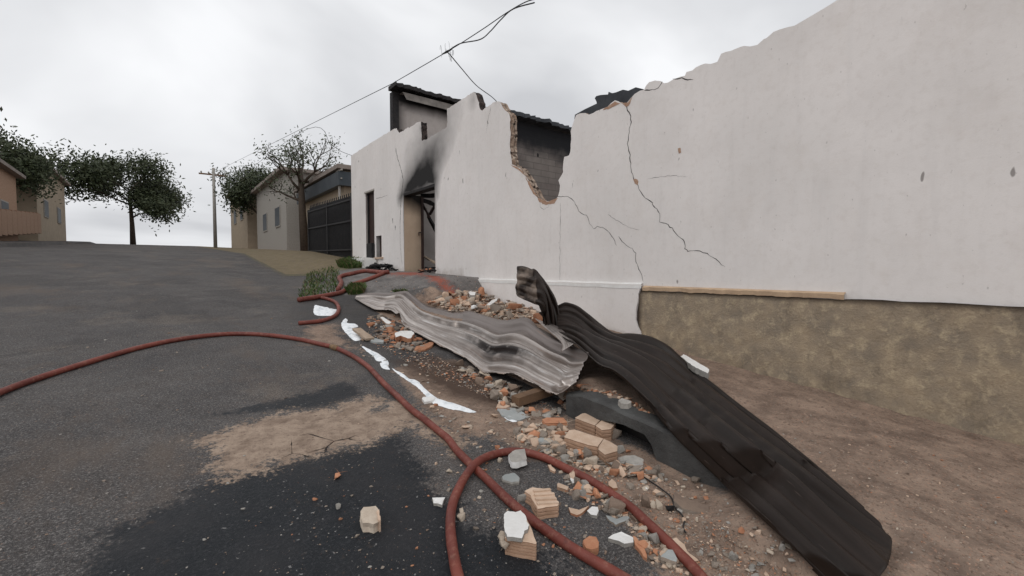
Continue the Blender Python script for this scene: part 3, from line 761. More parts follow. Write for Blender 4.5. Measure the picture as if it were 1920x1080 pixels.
# charred sheeting left above the near right part of the wall
rr_px = [(1077, 222), (1078, 215), (1096, 205), (1119, 194), (1118, 190), (1115, 184), (1118, 180), (1126, 178), (1140, 177), (1141, 172), (1142, 176), (1155, 173), (1168, 168), (1178, 170), (1192, 163.5), (1206, 167), (1225, 178), (1225, 230), (1110, 250), (1077, 250)]
pp = [WX(x, y, 5.45) for x, y in rr_px]; mb = MB(); n = len(pp)
mb.add([p for p in pp]+[p+Vector((.10, 0, 0)) for p in pp], [tuple(range(n)), tuple(range(2*n-1, n-1, -1))]+[(i, i+n, (i+1) % n+n, (i+1) % n) for i in range(n)])
mb.build('charred_roof_sheet', 'rooftin', B)

# doorways
jd = .48
mb = MB(); y1 = D_Y1+.002
gs = spaced((1.3, D_Z1, .08)); vs = []
for z in gs: vs += [(5.003, D_Y1-.004, z), (5.2, D_Y1-.004, z), (5+jd, D_Y1-.004, z)]
mb.add(vs, [f for i in range(len(gs)-1) for f in ((3*i, 3*i+3, 3*i+4, 3*i+1), (3*i+1, 3*i+4, 3*i+5, 3*i+2))])
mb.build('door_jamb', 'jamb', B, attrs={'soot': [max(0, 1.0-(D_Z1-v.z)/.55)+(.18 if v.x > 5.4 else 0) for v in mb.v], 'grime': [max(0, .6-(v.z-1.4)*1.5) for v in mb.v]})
mb = MB(); mb.box((5.205, D_Y1, 1.2), (5+jd, D_Y1+.16, D_Z1+.2)); mb.build('jamb_return', 'mortar_grey', B)
df = MB(); df.box((5+jd, D_Y1-.05, 1.32), (5+jd+.06, D_Y1+.02, D_Z1-.02)); df.bar((5+jd+.02, D_Y1-.03, 2.48), (5+jd-.10, D_Y1-.08, 2.46), .03, .03); df.bar((5+jd-.10, D_Y1-.08, 2.47), (5+jd-.10, D_Y1-.08, 2.38), .02, .02)
df.build('door_frame', 'dark_brown', B)
mb = MB(); mb.box((4.999, D_Y0-.0, D_Z1-.04), (5.22, D_Y1, D_Z1+.02)); mb.build('door_lintel', 'charred', B)
def wpt(px, py, X): p = WX(px, py, X); return p
for a, b, X0, X1, ww in (((781, 368), (830, 366), 5.5, 5.9, .10), ((787, 373), (826, 388), 5.5, 6.0, .10), ((789, 377), (806, 408), 5.6, 5.75, .05), ((806, 402), (830, 360), 5.8, 5.8, .055), ((803, 405), (822, 442), 5.75, 6.2, .07), ((783, 358), (822, 340), 5.45, 5.7, .13)):
    mb = MB(); mb.bar(wpt(*a, X0), wpt(*b, X1), ww, ww, jit=.25); mb.build('burnt_beam', 'charred' if ww > .06 else 'dark_brown', B)
mb = MB(); mb.bar(wpt(785, 475, 6.0), wpt(818, 494, 5.7), .09, .03); mb.build('fallen_batten', 'timber_pale', B)
for x, y in ((790, 432), (792, 475)):
    c = WY(x, y, YA-.004); mb = MB(); mb.box((c.x-.05, YA-.006, c.z-.09), (c.x+.05, YA+.01, c.z+.09)); mb.build('wall_socket', 'room_dark', B)
# small doorway and low window further up
mb = MB(); mb.box((5.09, sY0+.001, sZ0+.01), (5.15, sY1-.001, sZ1-.001)); o = mb.build('door', 'dark_brown', B)
mb = MB(); mb.add([(5.002, sY1-.003, sZ0), (5.2, sY1-.003, sZ0), (5.2, sY1-.003, sZ1), (5.002, sY1-.003, sZ1)], [(0, 1, 2, 3)]); mb.build('door_jamb', 'inner', B, attrs={'soot': [.12]*4, 'grime': [0]*4})
mb = MB(); mb.box((4.97, sY0-.02, sZ1-.0), (5.0, sY1+.05, sZ1+.03)); mb.box((4.985, sY0-.03, sZ1+.03), (5.0, sY1+.06, sZ1+.055)); mb.build('door_lintel', 'mortar_grey', B)
mb = MB(); mb.bar((5.07, sY0+.03, sZ0), (5.07, sY0+.03, sZ1), .04, .05); mb.bar((5.07, sY1-.04, sZ0), (5.07, sY1-.04, sZ1), .04, .05); mb.build('door_frame', 'black_metal', B)
mb = MB(); mb.box((5.12, wY0-.1, wZ0-.1), (5.2, wY1+.1, wZ1+.1)); mb.build('window_shutter', 'dark_brown', B)
mb = MB(); mb.box((4.955, wY0-.12, wZ0-.055), (5.0, wY1+.10, wZ0-.004)); mb.build('window_sill', 'clay_tan', B)

# step block, meter box, debris heap by the far doorway
def roundbox(name, a, b, mat, lab=None, cat=None, jit=.01, seed=1, **k):
    bm = bmesh.new(); bmesh.ops.create_cube(bm, size=1)
    a = Vector(a); b = Vector(b)
    for v in bm.verts: v.co = Vector(((a.x+b.x)/2+v.co.x*(b.x-a.x), (a.y+b.y)/2+v.co.y*(b.y-a.y), (a.z+b.z)/2+v.co.z*(b.z-a.z)))
    bmesh.ops.bevel(bm, geom=bm.edges[:], offset=min(b-a)*.12, segments=2, affect='EDGES')
    bmesh.ops.subdivide_edges(bm, edges=[e for e in bm.edges if e.calc_length() > .12], cuts=3, use_grid_fill=True)
    for v in bm.verts: v.co += Vector((noise.noise(v.co*4+Vector((seed, 0, 0))), noise.noise(v.co*4+Vector((0, seed, 9))), noise.noise(v.co*4+Vector((5, 0, seed)))))*jit
    c = (a+b)/2; c.z = a.z
    for v in bm.verts: v.co -= c
    me = bpy.data.meshes.new(name); bm.to_mesh(me); bm.free(); me.materials.append(M[mat])
    o = bpy.data.objects.new(name, me); C.objects.link(o); o.location = c
    return tag(o, lab, cat, **k)
sa = WX(681, 505, 4.6)
roundbox('step_block', (4.55, sY0-.25, 1.35), (4.98, sY1+.35, sZ0-.02), 'plaster_white', 'low white masonry step under the narrow doorway', 'step', .02)
roundbox('meter_box', (4.9, sY0-.02, sZ0-.02), (4.997, sY0+.42, sZ0+.42), 'black_metal', 'small dark box on the step at the foot of the narrow doorway', 'box', .004)
tagt = None
hp = G(716, 508)
mb = MB()
rh = random.Random(8)
for k in range(46):
    c = hp+Vector((rh.gauss(.10, .16), rh.gauss(.25, .24), 0)); c.z = H(c.x, c.y)+max(0, .20-.5*math.hypot(c.x-hp.x-.1, c.y-hp.y-.25))*rh.random(); r = rh.uniform(.04, .11)
    vs = [c+Vector((rh.uniform(-1, 1)*r*1.4, rh.uniform(-1, 1)*r*1.4, rh.uniform(-.3, 1)*r)) for _ in range(6)]
    mb.add(vs, [(0, 1, 2), (0, 2, 3), (0, 3, 4), (1, 4, 2), (0, 4, 1), (2, 4, 3), (1, 5, 3), (5, 2, 0)])
R0 = .30; mb.tube([Vector((hp.x+.1+R0*math.cos(a*.3927), hp.y+.25+R0*math.sin(a*.3927), hp.z+.12+.03*math.sin(a*.8))) for a in range(13)], [.03+.02*rh.random() for _ in range(13)], 6)
mb.build('burnt_heap', 'charred')
tag(bpy.data.objects['burnt_heap'], 'black heap of burnt debris on the ramp below the low window', 'heap')

# ------------------------------------------------------------------ kerb with its storm drain mouth
KF = 2.70
kx = spaced((.6, 2.72, .06)); mb = MB(); vs = []
dm0, dm1 = 1.82, 2.62
def kbot(y):
    g = prof(y)-.06
    if dm0 < y < dm1:
        e = min((y-dm0)/.10, (dm1-y)/.5, 1); return lerp(g, prof(y)+.118, math.sqrt(max(0, min(1, e))))
    return g
for yv in kx:
    zt = prof(yv)+.215+.016*noise.noise(Vector((yv*5, 0, 0))); zb = kbot(yv); xo = .016*noise.noise(Vector((yv*4, 4, 0)))
    if yv > 2.5: zt -= .05*sst(2.5, 2.72, yv)
    vs += [(KF+xo, yv, zb), (KF+xo, yv, zt-.02), (KF+xo+.02, yv, zt), (2.879, yv, zt-.003), (2.879, yv, zb)]
mb.add(vs, [f for i in range(len(kx)-1) for f in [(5*i+k, 5*i+k+1, 5*i+6+k, 5*i+5+k) for k in range(4)]+[(5*i+4, 5*i, 5*i+5, 5*i+9)]])
mb.f = [f[::-1] for f in mb.f]
tag(mb.build('kerb', 'kerb'), kind='structure')
mb = MB(); mb.box((2.862, dm0-.05, .0), (2.876, dm1+.05, .42)); tag(mb.build('drain_shade_plate', 'room_dark'), kind='structure')  # thin near-black plate stands in for the shade inside the drain mouth

# ------------------------------------------------------------------ sheets of roofing
def sheet(name, cols, mat, label, cat, nu, nv, ridges, amp, crum=.02, seed=0, burn=None, tear=None, lift=.035, extra=None):
    """cols: lists of (px, py, X) from the lower to the upper edge, each a measured place on the sheet"""
    Cn = [[WX(a, b, X) for a, b, X in c] for c in cols]
    nr = len(Cn[0]); rows = []
    lng = []
    for r in range(nr): lng.append(crom([c[r] for c in Cn], nu))
    m = len(lng[0]); grid = []
    for i in range(m): grid.append(crom([lng[r][i] for r in range(nr)], nv))
    k = len(grid[0]); P = []; U = []; Vv = []; Bn = []
    for i in range(m):
        for j in range(k):
            a = grid[min(i+1, m-1)][j]-grid[max(i-1, 0)][j]; b = grid[i][min(j+1, k-1)]-grid[i][max(j-1, 0)]
            n = a.cross(b); n = n.normalized() if n.length > 1e-9 else Vector((0, 0, 1))
            if n.z < 0: n = -n
            u = i/(m-1); v = j/(k-1); p = grid[i][j]
            wv = v*ridges+.18*noise.noise(Vector((u*3, v*2, seed)))
            am = amp*(.85+.8*noise.noise(Vector((u*2.0, v*3, seed+5))))
            sn_ = math.sin(2*math.pi*wv); h = am*max(-1, min(1, 1.7*sn_))
            if extra: fa, fb = extra(u, v); h = h*fa+fb
            cr = Vector((u*7, v*2.4, seed+9))
            def low(q): return q.z < (max(H(q.x, q.y), prof(q.y)+.215) if (2.68 < q.x < 2.9 and q.y < 2.9) else H(q.x, q.y))+lift
            if p.x < 4.9 and low(p):
                t0, t1 = 0.0, .5
                for _ in range(11):
                    tm = (t0+t1)/2
                    if low(p.lerp(EYE, tm)): t0 = tm
                    else: t1 = tm
                p = p.lerp(EYE, t1)
            h += crum*noise.noise(cr)+crum*.5*noise.ridged_multi_fractal(cr*1.7, 1, 2, 3, 1, 2)*.5
            eb = min(1, min(u, 1-u)*6+.2)
            P.append(p+n*h*eb); U.append(u*(m/nu)); Vv.append(v); Bn.append(burn(u, v) if burn else 0.0)
    mb = MB(); fs = []
    for i in range(m-1):
        for j in range(k-1):
            if tear and tear((i+.5)/(m-1), (j+.5)/(k-1)): continue
            fs.append((i*k+j, (i+1)*k+j, (i+1)*k+j+1, i*k+j+1))
    mb.add(P, fs)
    return P, mb, U, Vv, Bn
def sheet_obj(name, data, mat, parent=None, origin=None, lab=None, cat=None, thick=.0016):
    P, mb, U, Vv, Bn = data
    o = mb.build(name, mat, parent, smooth=True, origin=origin, attrs={'u': U, 'v': Vv, 'burn': Bn})
    md = o.modifiers.new('thick', 'SOLIDIFY'); md.thickness = thick; md.offset = -1
    return tag(o, lab, cat)
xl, xu = 2.72, 3.65
def col(L, U, xa, xb, b1=0, b2=0, xm1=None, xm2=None):
    o = [(L[0], L[1], xa)]
    for t, b in ((.33, b1), (.66, b2)):
        o.append((lerp(L[0], U[0], t), lerp(L[1], U[1], t)+b, lerp(xa, xb, t)))
    return o+[(U[0], U[1], xb)]
cols = [col((665, 560), (668, 553.5), 3.15, 3.35), col((686, 573), (700, 548), 3.0, 3.5, -1, -1), col((706, 583), (733, 549), 2.95, 3.6, -2), col((730, 584), (760, 546), 2.95, 3.65, -3, -1), col((743, 594), (776, 556), 2.9, 3.65, -3, -1),
        col((757, 614), (800, 571), 2.82, 3.68, -3, 1), col((780, 628), (830, 579), 2.78, 3.7, -3, 2), col((813, 645), (858, 584), 2.74, 3.7, -4, 2), col((841, 660), (884, 582.5), 2.72, 3.7, -5, 2), col((873, 677), (914, 591), 2.7, 3.7, -5, 2),
        col((905, 702), (946, 598.5), 2.68, 3.7, -6, 3), col((934, 704), (984, 594), 2.66, 3.7, -6, 3), col((965, 709), (1010, 610), 2.66, 3.66, -6, 3), col((1000, 727), (1040, 630), 2.64, 3.6, -6, 3), col((1035, 741), (1068, 642), 2.62, 3.5, -5, 2), col((1050, 742), (1086, 652), 2.62, 3.4, -4, 2), col((1078, 719), (1104, 660), 2.68, 3.2, 2, 2)]
def burnL(u, v):
    b = math.exp(-((u-.66)/.13)**2-((v-.36)/.13)**2)*1.3 + math.exp(-((u-.5)/.2)**2-((v-.62)/.06)**2)*.5
    return min(1, b)
exL = lambda u, v: (1-.85*sst(.66, .76, v), .05*math.exp(-((v-.70)/.05)**2)-.05*math.exp(-((v-.80)/.07)**2)+.03*math.exp(-((v-.38)/.08)**2))
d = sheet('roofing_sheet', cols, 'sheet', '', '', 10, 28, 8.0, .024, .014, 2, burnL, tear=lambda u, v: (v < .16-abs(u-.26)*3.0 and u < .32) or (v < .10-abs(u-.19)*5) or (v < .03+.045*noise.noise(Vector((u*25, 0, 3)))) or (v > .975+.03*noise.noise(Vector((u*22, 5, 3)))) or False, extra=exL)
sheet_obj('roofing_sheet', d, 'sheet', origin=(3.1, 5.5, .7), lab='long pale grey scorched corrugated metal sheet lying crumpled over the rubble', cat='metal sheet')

# the folded flap of the pale sheet near its right end, lying on it
cols = [[(1002, 597, 3.68), (1014, 601, 3.74)], [(1030, 622, 3.55), (1045, 612, 3.64)], [(1052, 643, 3.42), (1068, 632, 3.5)], [(1052, 660, 3.3), (1079, 642, 3.36)]]
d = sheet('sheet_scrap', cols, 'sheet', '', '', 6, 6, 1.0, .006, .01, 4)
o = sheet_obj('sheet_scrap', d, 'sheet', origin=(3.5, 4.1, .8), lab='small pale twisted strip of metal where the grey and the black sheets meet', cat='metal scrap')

# dark sheet: the long corrugated run plus its upright curled end
DK = empty('charred_sheet', (3.6, 2.8, .5), 'black charred corrugated metal sheet leaning along the wall, one end curled upright', 'metal sheet')
def dcol(L, F1, F2, U_, xa, x1, x2, xb):
    return [(L[0], L[1], xa), (F1[0], F1[1], x1), (F2[0], F2[1], x2), (U_[0], U_[1], xb)]
cols = [dcol((1046, 628), (1046, 612), (1044, 592), (1044, 572), 3.55, 3.65, 3.75, 3.85),
        dcol((1062, 638), (1064, 614), (1062, 592), (1060, 565), 3.45, 3.62, 3.78, 3.9),
        dcol((1082, 650), (1088, 626), (1086, 602), (1080, 571), 3.3, 3.55, 3.8, 3.95),
        dcol((1104, 670), (1112, 646), (1110, 622), (1101, 586), 3.1, 3.45, 3.8, 4.0),
        dcol((1124, 688), (1134, 660), (1136, 638), (1122, 606), 2.95, 3.35, 3.75, 4.05),
        dcol((1151, 700), (1162, 672), (1168, 648), (1146, 625), 2.88, 3.3, 3.7, 4.1),
        dcol((1181, 726), (1196, 692), (1204, 662), (1178, 624), 2.82, 3.25, 3.7, 4.15),
        dcol((1216, 762), (1226, 718), (1240, 680), (1212, 627), 2.78, 3.22, 3.7, 4.2),
        dcol((1243, 796), (1256, 746), (1268, 702), (1244, 641), 2.74, 3.2, 3.7, 4.22),
        dcol((1277, 834), (1296, 782), (1308, 735), (1277, 672), 2.72, 3.2, 3.7, 4.25),
        dcol((1300, 857), (1330, 812), (1342, 762), (1302, 694), 2.72, 3.2, 3.7, 4.25),
        dcol((1350, 905), (1385, 860), (1400, 806), (1352, 735), 2.74, 3.2, 3.7, 4.2),
        dcol((1415, 965), (1455, 920), (1475, 862), (1420, 790), 2.8, 3.2, 3.7, 4.15),
        dcol((1500, 1050), (1550, 1000), (1570, 935), (1510, 860), 2.85, 3.2, 3.65, 4.1),
        dcol((1590, 1135), (1650, 1080), (1670, 1010), (1600, 935), 2.95, 3.25, 3.6, 4.0)]
d = sheet('x', cols, '', '', '', 10, 28, 8.0, .028, .008, 11, tear=lambda u, v: (v < .02+.04*noise.noise(Vector((u*14, 0, 8)))) or (v > .98+.03*noise.noise(Vector((u*18, 3, 8)))) or False, lift=.06, extra=lambda u, v: (1, (.07*math.exp(-((v-.42)/.09)**2)-.07*math.exp(-((v-.53)/.05)**2))*sst(.05, .3, u)))
# a lap: the lower half rides over the upper half
sheet_obj('long_sheet', d, 'sheet_dark', DK)
cols = [[(1018, 607, 3.62), (1017, 592, 3.60), (1012, 574, 3.55), (1000, 569, 3.52), (985, 563, 3.5), (970, 555, 3.5)],
        [(1026, 612, 3.64), (1020, 585, 3.62), (1014, 560, 3.60), (1000, 556, 3.55), (984, 550, 3.53), (966.5, 543, 3.5)],
        [(1034, 618, 3.68), (1028, 580, 3.68), (1013, 540, 3.66), (1000, 534, 3.6), (984, 530, 3.56), (969, 527, 3.52)],
        [(1044, 625, 3.72), (1036, 574, 3.74), (1008, 522, 3.72), (997, 517, 3.66), (984, 514, 3.6), (969, 512, 3.55)],
        [(1056, 632, 3.75), (1041, 562, 3.8), (1004, 514, 3.78), (994, 507, 3.74), (983, 501, 3.66), (969.5, 500, 3.6)]]
cols = [c for c in cols]
# transpose so that corrugation runs across the flap
d = sheet('x', [list(r) for r in zip(*cols)], '', '', '', 8, 12, 3.5, .040, .006, 14, burn=lambda u, v: 1.0 if u > .52 else 0.0)
sheet_obj('curled_end', d, 'sheet_dark', DK)

# ------------------------------------------------------------------ hoses
def hose(name, px, lab, rad=.0255, n=6, ext=None, flat=1, lifts=None, noext=False):
    P = []
    for i, (x, y) in enumerate(px):
        p = G(x, y, rad); 
        if lifts and i in lifts: p = p+(EYE-p).normalized()*lifts[i]
        P.append(p)
    if ext: P += [Vector(e) for e in ext]
    Q = crom(P, n)
    for q in Q: q += Vector((noise.noise(q*2.1), noise.noise(q*2.3+Vector((7, 0, 0))), 0))*.006
    mb = MB(); org = G(*px[len(px)//2])
    mb.tube(Q, [rad*(1+.05*noise.noise(q*14)) for q in Q], 12)
    o = mb.build(name, 'hose', smooth=True, origin=org)
    if flat != 1: o.scale.z = 1
    return tag(o, lab, 'hose')
h1 = [(630, 652), (645, 659), (666, 670), (687, 685), (706, 704), (725, 724), (748, 746), (770, 767), (795, 786), (820, 806), (840, 822), (857, 844), (881, 869), (909, 895), (950, 935), (987, 967), (1009, 984), (1040, 1006), (1071, 1027), (1101, 1045), (1132, 1063), (1160, 1079), (1200, 1103), (1260, 1140), (1340, 1190)]
o = hose('fire_hose', h1, 'red rubber fire hose running straight downhill, passing under the looped hose')
mb = MB(); a = G(631, 653, .026); b = G(625, 651, .026); d_ = (b-a).normalized(); mb.tube([a-d_*.03, a, a+d_*.01, b, b+d_*.05], [.029, .033, .036, .034, .028], 12)
cpl = mb.build('hose_coupling', 'brass', smooth=True, origin=o.location); cpl.parent = o; cpl.location = (0, 0, 0)
p0 = G(622, 650, .026)
mb = MB(); mb.tube(crom([b+d_*.04]+[G(x, y, .026) for x, y in ((600, 645), (560, 636), (500, 628), (430, 626), (350, 634), (260, 652), (150, 684), (40, 720), (-80, 770), (-200, 820))], 5), .026, 12)
c2 = mb.build('hose_length', 'hose', smooth=True, origin=o.location); c2.parent = o; c2.location = (0, 0, 0)
h2 = [(905, 1240), (880, 1150), (858, 1082), (849, 1035), (845, 1000), (845, 968), (849, 945), (857, 923), (871, 895), (890, 871), (912, 857), (938, 849), (965, 846), (990, 849), (1020, 858), (1042, 868), (1066, 880), (1101, 897), (1132, 916), (1162, 936), (1186, 954), (1213, 979), (1244, 1008), (1275, 1039), (1298, 1062), (1330, 1100), (1370, 1160)]
hose('fire_hose', h2, 'red rubber fire hose bent in a wide loop over the other hose', lifts={8: .03, 9: .055, 10: .03})
hose('fire_hose', [(560, 562), (600, 556), (622, 552), (640, 548), (652, 540), (662, 533), (680, 527), (700, 520), (716, 513.5), (727, 509)], 'flattened red hose at the foot of the ramp, running up to the black burnt heap', rad=.045, n=5)
hose('fire_hose', [(634, 543), (640, 530), (636, 521), (645, 516), (662, 512.5), (684, 508), (700, 509), (716, 510.5), (728, 510)], 'faded red hose arching across the dirt below the white step', rad=.05, n=5)
hose('fire_hose', [(590, 556), (612, 560), (628, 566), (635, 577), (632, 588), (622, 595), (600, 602), (560, 606)], 'dark red hose curled in a small loop beside the white foam', rad=.03, n=5)

# ------------------------------------------------------------------ foam
def foam(px, lab, th=.008, seed=1, n=5):
    P = [G(x, y) for x, y in px]; cl = crom(P+[P[0]], 4)
    pts = []
    rr = random.Random(seed)
    for a, b in zip(cl, cl[1:]):
        k = max(1, int((b-a).length/.035))
        for i in range(k):
            q = a.lerp(b, i/k); q += Vector((rr.uniform(-1, 1), rr.uniform(-1, 1), 0))*.004; pts.append((q.x, q.y))
    O = np.array(pts); g = .028
    gx = np.array([(x, y) for x in np.arange(O[:, 0].min(), O[:, 0].max(), g) for y in np.arange(O[:, 1].min(), O[:, 1].max(), g)])
    s = sdf(O, gx); gx = gx[s > g*.4]
    vs = [Vector(p) for p in pts]+[Vector(p) for p in gx]
    ov, oe, of, orv, ore, orf = delaunay_2d_cdt(vs, [(i, (i+1) % len(pts)) for i in range(len(pts))], [], 0, 1e-6)
    A2 = np.array([v[:] for v in ov]); dd = np.maximum(0, sdf(O, A2)); cen = np.array([((ov[f[0]]+ov[f[1]]+ov[f[2]])/3)[:] for f in of]); kp = sdf(O, cen) > 0
    mb = MB(); V3 = [(x, y, H(x, y)+.002+th*math.sqrt(min(1, e/.03))*(1+.6*noise.noise(Vector((x*14, y*14, 0))))) for (x, y), e in zip(A2, dd)]
    fs = []
    for f, k in zip(of, kp):
        if k:
            a, b, c = [A2[i] for i in f]; ar = (b[0]-a[0])*(c[1]-a[1])-(c[0]-a[0])*(b[1]-a[1])
            fs.append(tuple(f) if ar > 0 else tuple(f)[::-1])
    mb.add(V3, fs)
    return tag(mb.build('foam', 'foam', smooth=True, origin=P[0]), lab, 'foam', 'fire fighting foam on the road')
foam([(640, 606), (646, 598), (652, 600), (651, 607), (668, 609), (671, 613), (660, 617), (672, 624), (679, 634), (672, 639), (662, 638), (652, 628), (642, 616)], 'wide patch of bluish white foam beside the broken board', .02)
foam([(677, 649), (684, 651), (694, 656), (708, 662), (716, 668), (723, 673), (729, 681), (728, 688), (731, 693), (724, 693), (715, 689), (712, 682), (716, 678), (707, 677), (700, 669), (692, 662), (683, 655)], 'short white streak of foam above the gap in the stream', .014, 2)
foam([(735, 690), (745, 696), (758, 703), (768, 711), (782, 714), (790, 722), (797, 729), (808, 739), (820, 747), (832, 752), (852, 757), (868, 762), (882, 768), (893, 773), (880, 774), (862, 770), (846, 768), (830, 763), (812, 757), (800, 745), (792, 736), (785, 729), (770, 718), (752, 706), (740, 697)], 'long thin white streak of foam following the gutter', .014, 3)
foam([(940, 778), (952, 780), (966, 781), (974, 786), (964, 792), (950, 787)], 'small bluish patch of foam by the grey scrap', .01, 4)
foam([(590, 572), (622, 580), (634, 582), (628, 588), (622, 592), (590, 590)], 'white foam inside the small hose loop', .02, 5)

# ------------------------------------------------------------------ rubble
def prism(name, px, h, mats, lab, cat='rubble', ribs=0, inset=.006, jit=.004, seed=0, sink=.0, group=None, wob=.003, subd=.02, topmat=0, sidemat=1, off=0.0, taper=0.0, topbump=.0015):
    c0 = G(sum(p[0] for p in px)/len(px), sum(p[1] for p in px)/len(px), h*.6+off)
    c0.z = H(c0.x, c0.y)+off
    T = [WZ(x, y, c0, h) for x, y in px]
    rr = random.Random(seed+int(px[0][0]))
    R = []
    for a, b in zip(T, T[1:]+T[:1]):
        k = max(1, int((b-a).length/subd))
        for i in range(k):
            q = a.lerp(b, i/k)
            if i: q += Vector((rr.uniform(-jit, jit), rr.uniform(-jit, jit), 0))
            R.append(q)
    n = len(R); cen = sum(R, Vector())/n
    ar = sum(R[i].x*R[(i+1) % n].y-R[(i+1) % n].x*R[i].y for i in range(n))
    if ar < 0: R.reverse()
    bev = min(.004, h*.15)
    levels = [(h, bev), (h-bev*.6, 0.0)]
    if ribs:
        st = (h-bev)/ribs
        for k in range(ribs):
            z = h-bev-st*k
            levels += [(z-st*.12, inset), (z-st*.34, inset), (z-st*.44, 0), (z-st*.98, 0)]
    else:
        levels += [(h*.5, taper*.4), (-sink, taper)]
    levels = [l for l in levels if l[0] > .002]+[(-.01-sink, 0.0)]
    mb = MB(); vs = []; fs = []; mi = []
    for li, (z, ins) in enumerate(levels):
        for q in R:
            d = cen-q; d.z = 0; L_ = d.length or 1; d /= L_
            w_ = wob*noise.noise(Vector((q.x*22, q.y*22, z*30+seed)))
            vs.append(q+d*(ins+w_ if li else ins)+Vector((0, 0, z-h)))
    for li in range(len(levels)-1):
        for i in range(n):
            fs.append((li*n+i, (li+1)*n+i, (li+1)*n+(i+1) % n, li*n+(i+1) % n)); mi.append(sidemat if li else topmat)
    # top as fan rings for a worn surface
    rings = []; k0 = len(vs)
    for s_ in (.66, .33):
        for q in R:
            p = cen.lerp(q, s_); p.z = cen.z+(q.z-cen.z)*s_+topbump*2*noise.noise(Vector((p.x*25, p.y*25, seed))); vs.append(p)
    vs.append(cen.copy()); kc = len(vs)-1
    prev = 0
    for r_ in (k0, k0+n):
        for i in range(n): fs.append((prev+i, prev+(i+1) % n, r_+(i+1) % n, r_+i)); mi.append(topmat)
        prev = r_
    for i in range(n): fs.append((prev+i, prev+(i+1) % n, kc)); mi.append(topmat)
    mb.v = vs; mb.f = fs; mb.m = mi
    o = mb.build(name, mats, origin=Vector((cen.x, cen.y, cen.z-h)))
    return tag(o, lab, cat, group)
def rockmesh(seed, cuts=9, flat=1.0, rough=.10, sub=2):
    rr = random.Random(seed); bm = bmesh.new()
    ax, ay = rr.uniform(.75, 1), rr.uniform(.55, .9)
    for _ in range(13):
        p = Vector((rr.uniform(-1, 1), rr.uniform(-1, 1), rr.uniform(-1, 1)))
        m = max(abs(p.x), abs(p.y), abs(p.z)); p *= rr.uniform(.85, 1)/m
        bm.verts.new((p.x*ax, p.y*ay, p.z*flat))
    r = bmesh.ops.convex_hull(bm, input=bm.verts[:])
    junk = [e for e in r['geom_interior'] if isinstance(e, bmesh.types.BMVert)]
    if junk: bmesh.ops.delete(bm, geom=junk, context='VERTS')
    bmesh.ops.bevel(bm, geom=bm.edges[:], offset=.07, segments=1, affect='EDGES')
    bmesh.ops.recalc_face_normals(bm, faces=bm.faces[:])
    me = bpy.data.meshes.new('stone'); bm.to_mesh(me); bm.free(); return me
ROCK = [rockmesh(k, 9+k % 5, (.55, .8, .65, .4)[k % 4]) for k in range(14)]
FLAT = [rockmesh(50+k, 12, (.22, .3)[k % 2], .06) for k in range(8)]
cache = {}
def inst(me, mat):
    k = (me.name, mat)
    if k not in cache:
        c = me.copy(); c.materials.clear(); c.materials.append(M[mat]); cache[k] = c
    return cache[k]
def stone(name, px, py, wpx, mat, lab, cat='stone', kind='rock', seed=0, asp=.8, group=None, off=0.0, rotz=None, tilt=.3):
    rr = random.Random(seed*31+int(px)+int(py)*7)
    me = (ROCK if kind == 'rock' else FLAT)[rr.randrange(14 if kind == 'rock' else 8)]
    p = G(px, py, off); t = (p-EYE).dot(FW); r = wpx*t/F/2
    o = bpy.data.objects.new(name, inst(me, mat)); C.objects.link(o)
    zs = [v.co.z for v in me.vertices]
    o.scale = (r*1.15, r*1.15*asp, r*1.15); o.rotation_euler = (rr.uniform(-tilt, tilt), rr.uniform(-tilt, tilt), rr.uniform(0, 6.28) if rotz is None else rotz)
    o.location = p-Vector((0, 0, min(zs)*r*.75)); return tag(o, lab, cat, group)
W2 = ['plaster_white', 'mortar_grey']; CT = ['clay_tan', 'clay_side']
# --- foreground pieces
o = prism('brick_chunk', [(681, 950), (704, 948), (710, 953), (713, 968), (710, 976), (700, 981), (681, 979), (675, 972), (676, 958)], .052, ['stone_cream', 'stone_cream'], 'cream coloured lump of brick alone on the dark wet asphalt', 'brick piece', ribs=0, taper=.010, jit=.004, wob=.012)
prism('brick_piece', [(706, 957), (711, 954), (714, 974), (711, 976)], .06, ['clay_tan', 'clay_tan'], 'thin tan sliver leaning on the cream lump', 'brick piece', taper=.0)
BR = prism('hollow_brick', [(951, 973), (985, 966), (994, 985), (1006, 1017), (1004, 1019), (947, 1008), (950, 990)], .078, CT, 'ribbed clay brick capped with a jagged plate of white plaster, near the crossing hoses', 'brick', ribs=5, inset=.005, jit=.002)
# its white plaster cap lies on the same plane, a few mm up
def cap(parent, px, h, th, mats, name='plaster_cap'):
    c0 = parent.location; T = [WZ(x, y, c0, h) for x, y in px]; rr = random.Random(5); R = []
    for a, b in zip(T, T[1:]+T[:1]):
        k = max(1, int((b-a).length/.012))
        for i in range(k): R.append(a.lerp(b, i/k)+Vector((rr.uniform(-1, 1), rr.uniform(-1, 1), 0))*.0022)
    n = len(R); mb = MB(); ar = sum(R[i].x*R[(i+1) % n].y-R[(i+1) % n].x*R[i].y for i in range(n))
    if ar < 0: R.reverse()
    mb.v = [q+Vector((0, 0, 0)) for q in R]+[q-Vector((0, 0, th)) for q in R]; mb.f = [tuple(range(n))]+[(i, i+n, (i+1) % n+n, (i+1) % n) for i in range(n)]; mb.m = [0]+[1]*n
    return mb.build(name, mats, parent)
cap(BR, [(945, 964), (952, 958), (966, 960), (976, 957), (984, 964), (987, 974), (992, 985), (990, 992), (983, 996), (979, 1009), (965, 1007), (950, 1006), (946, 990)], .098, .020, W2)
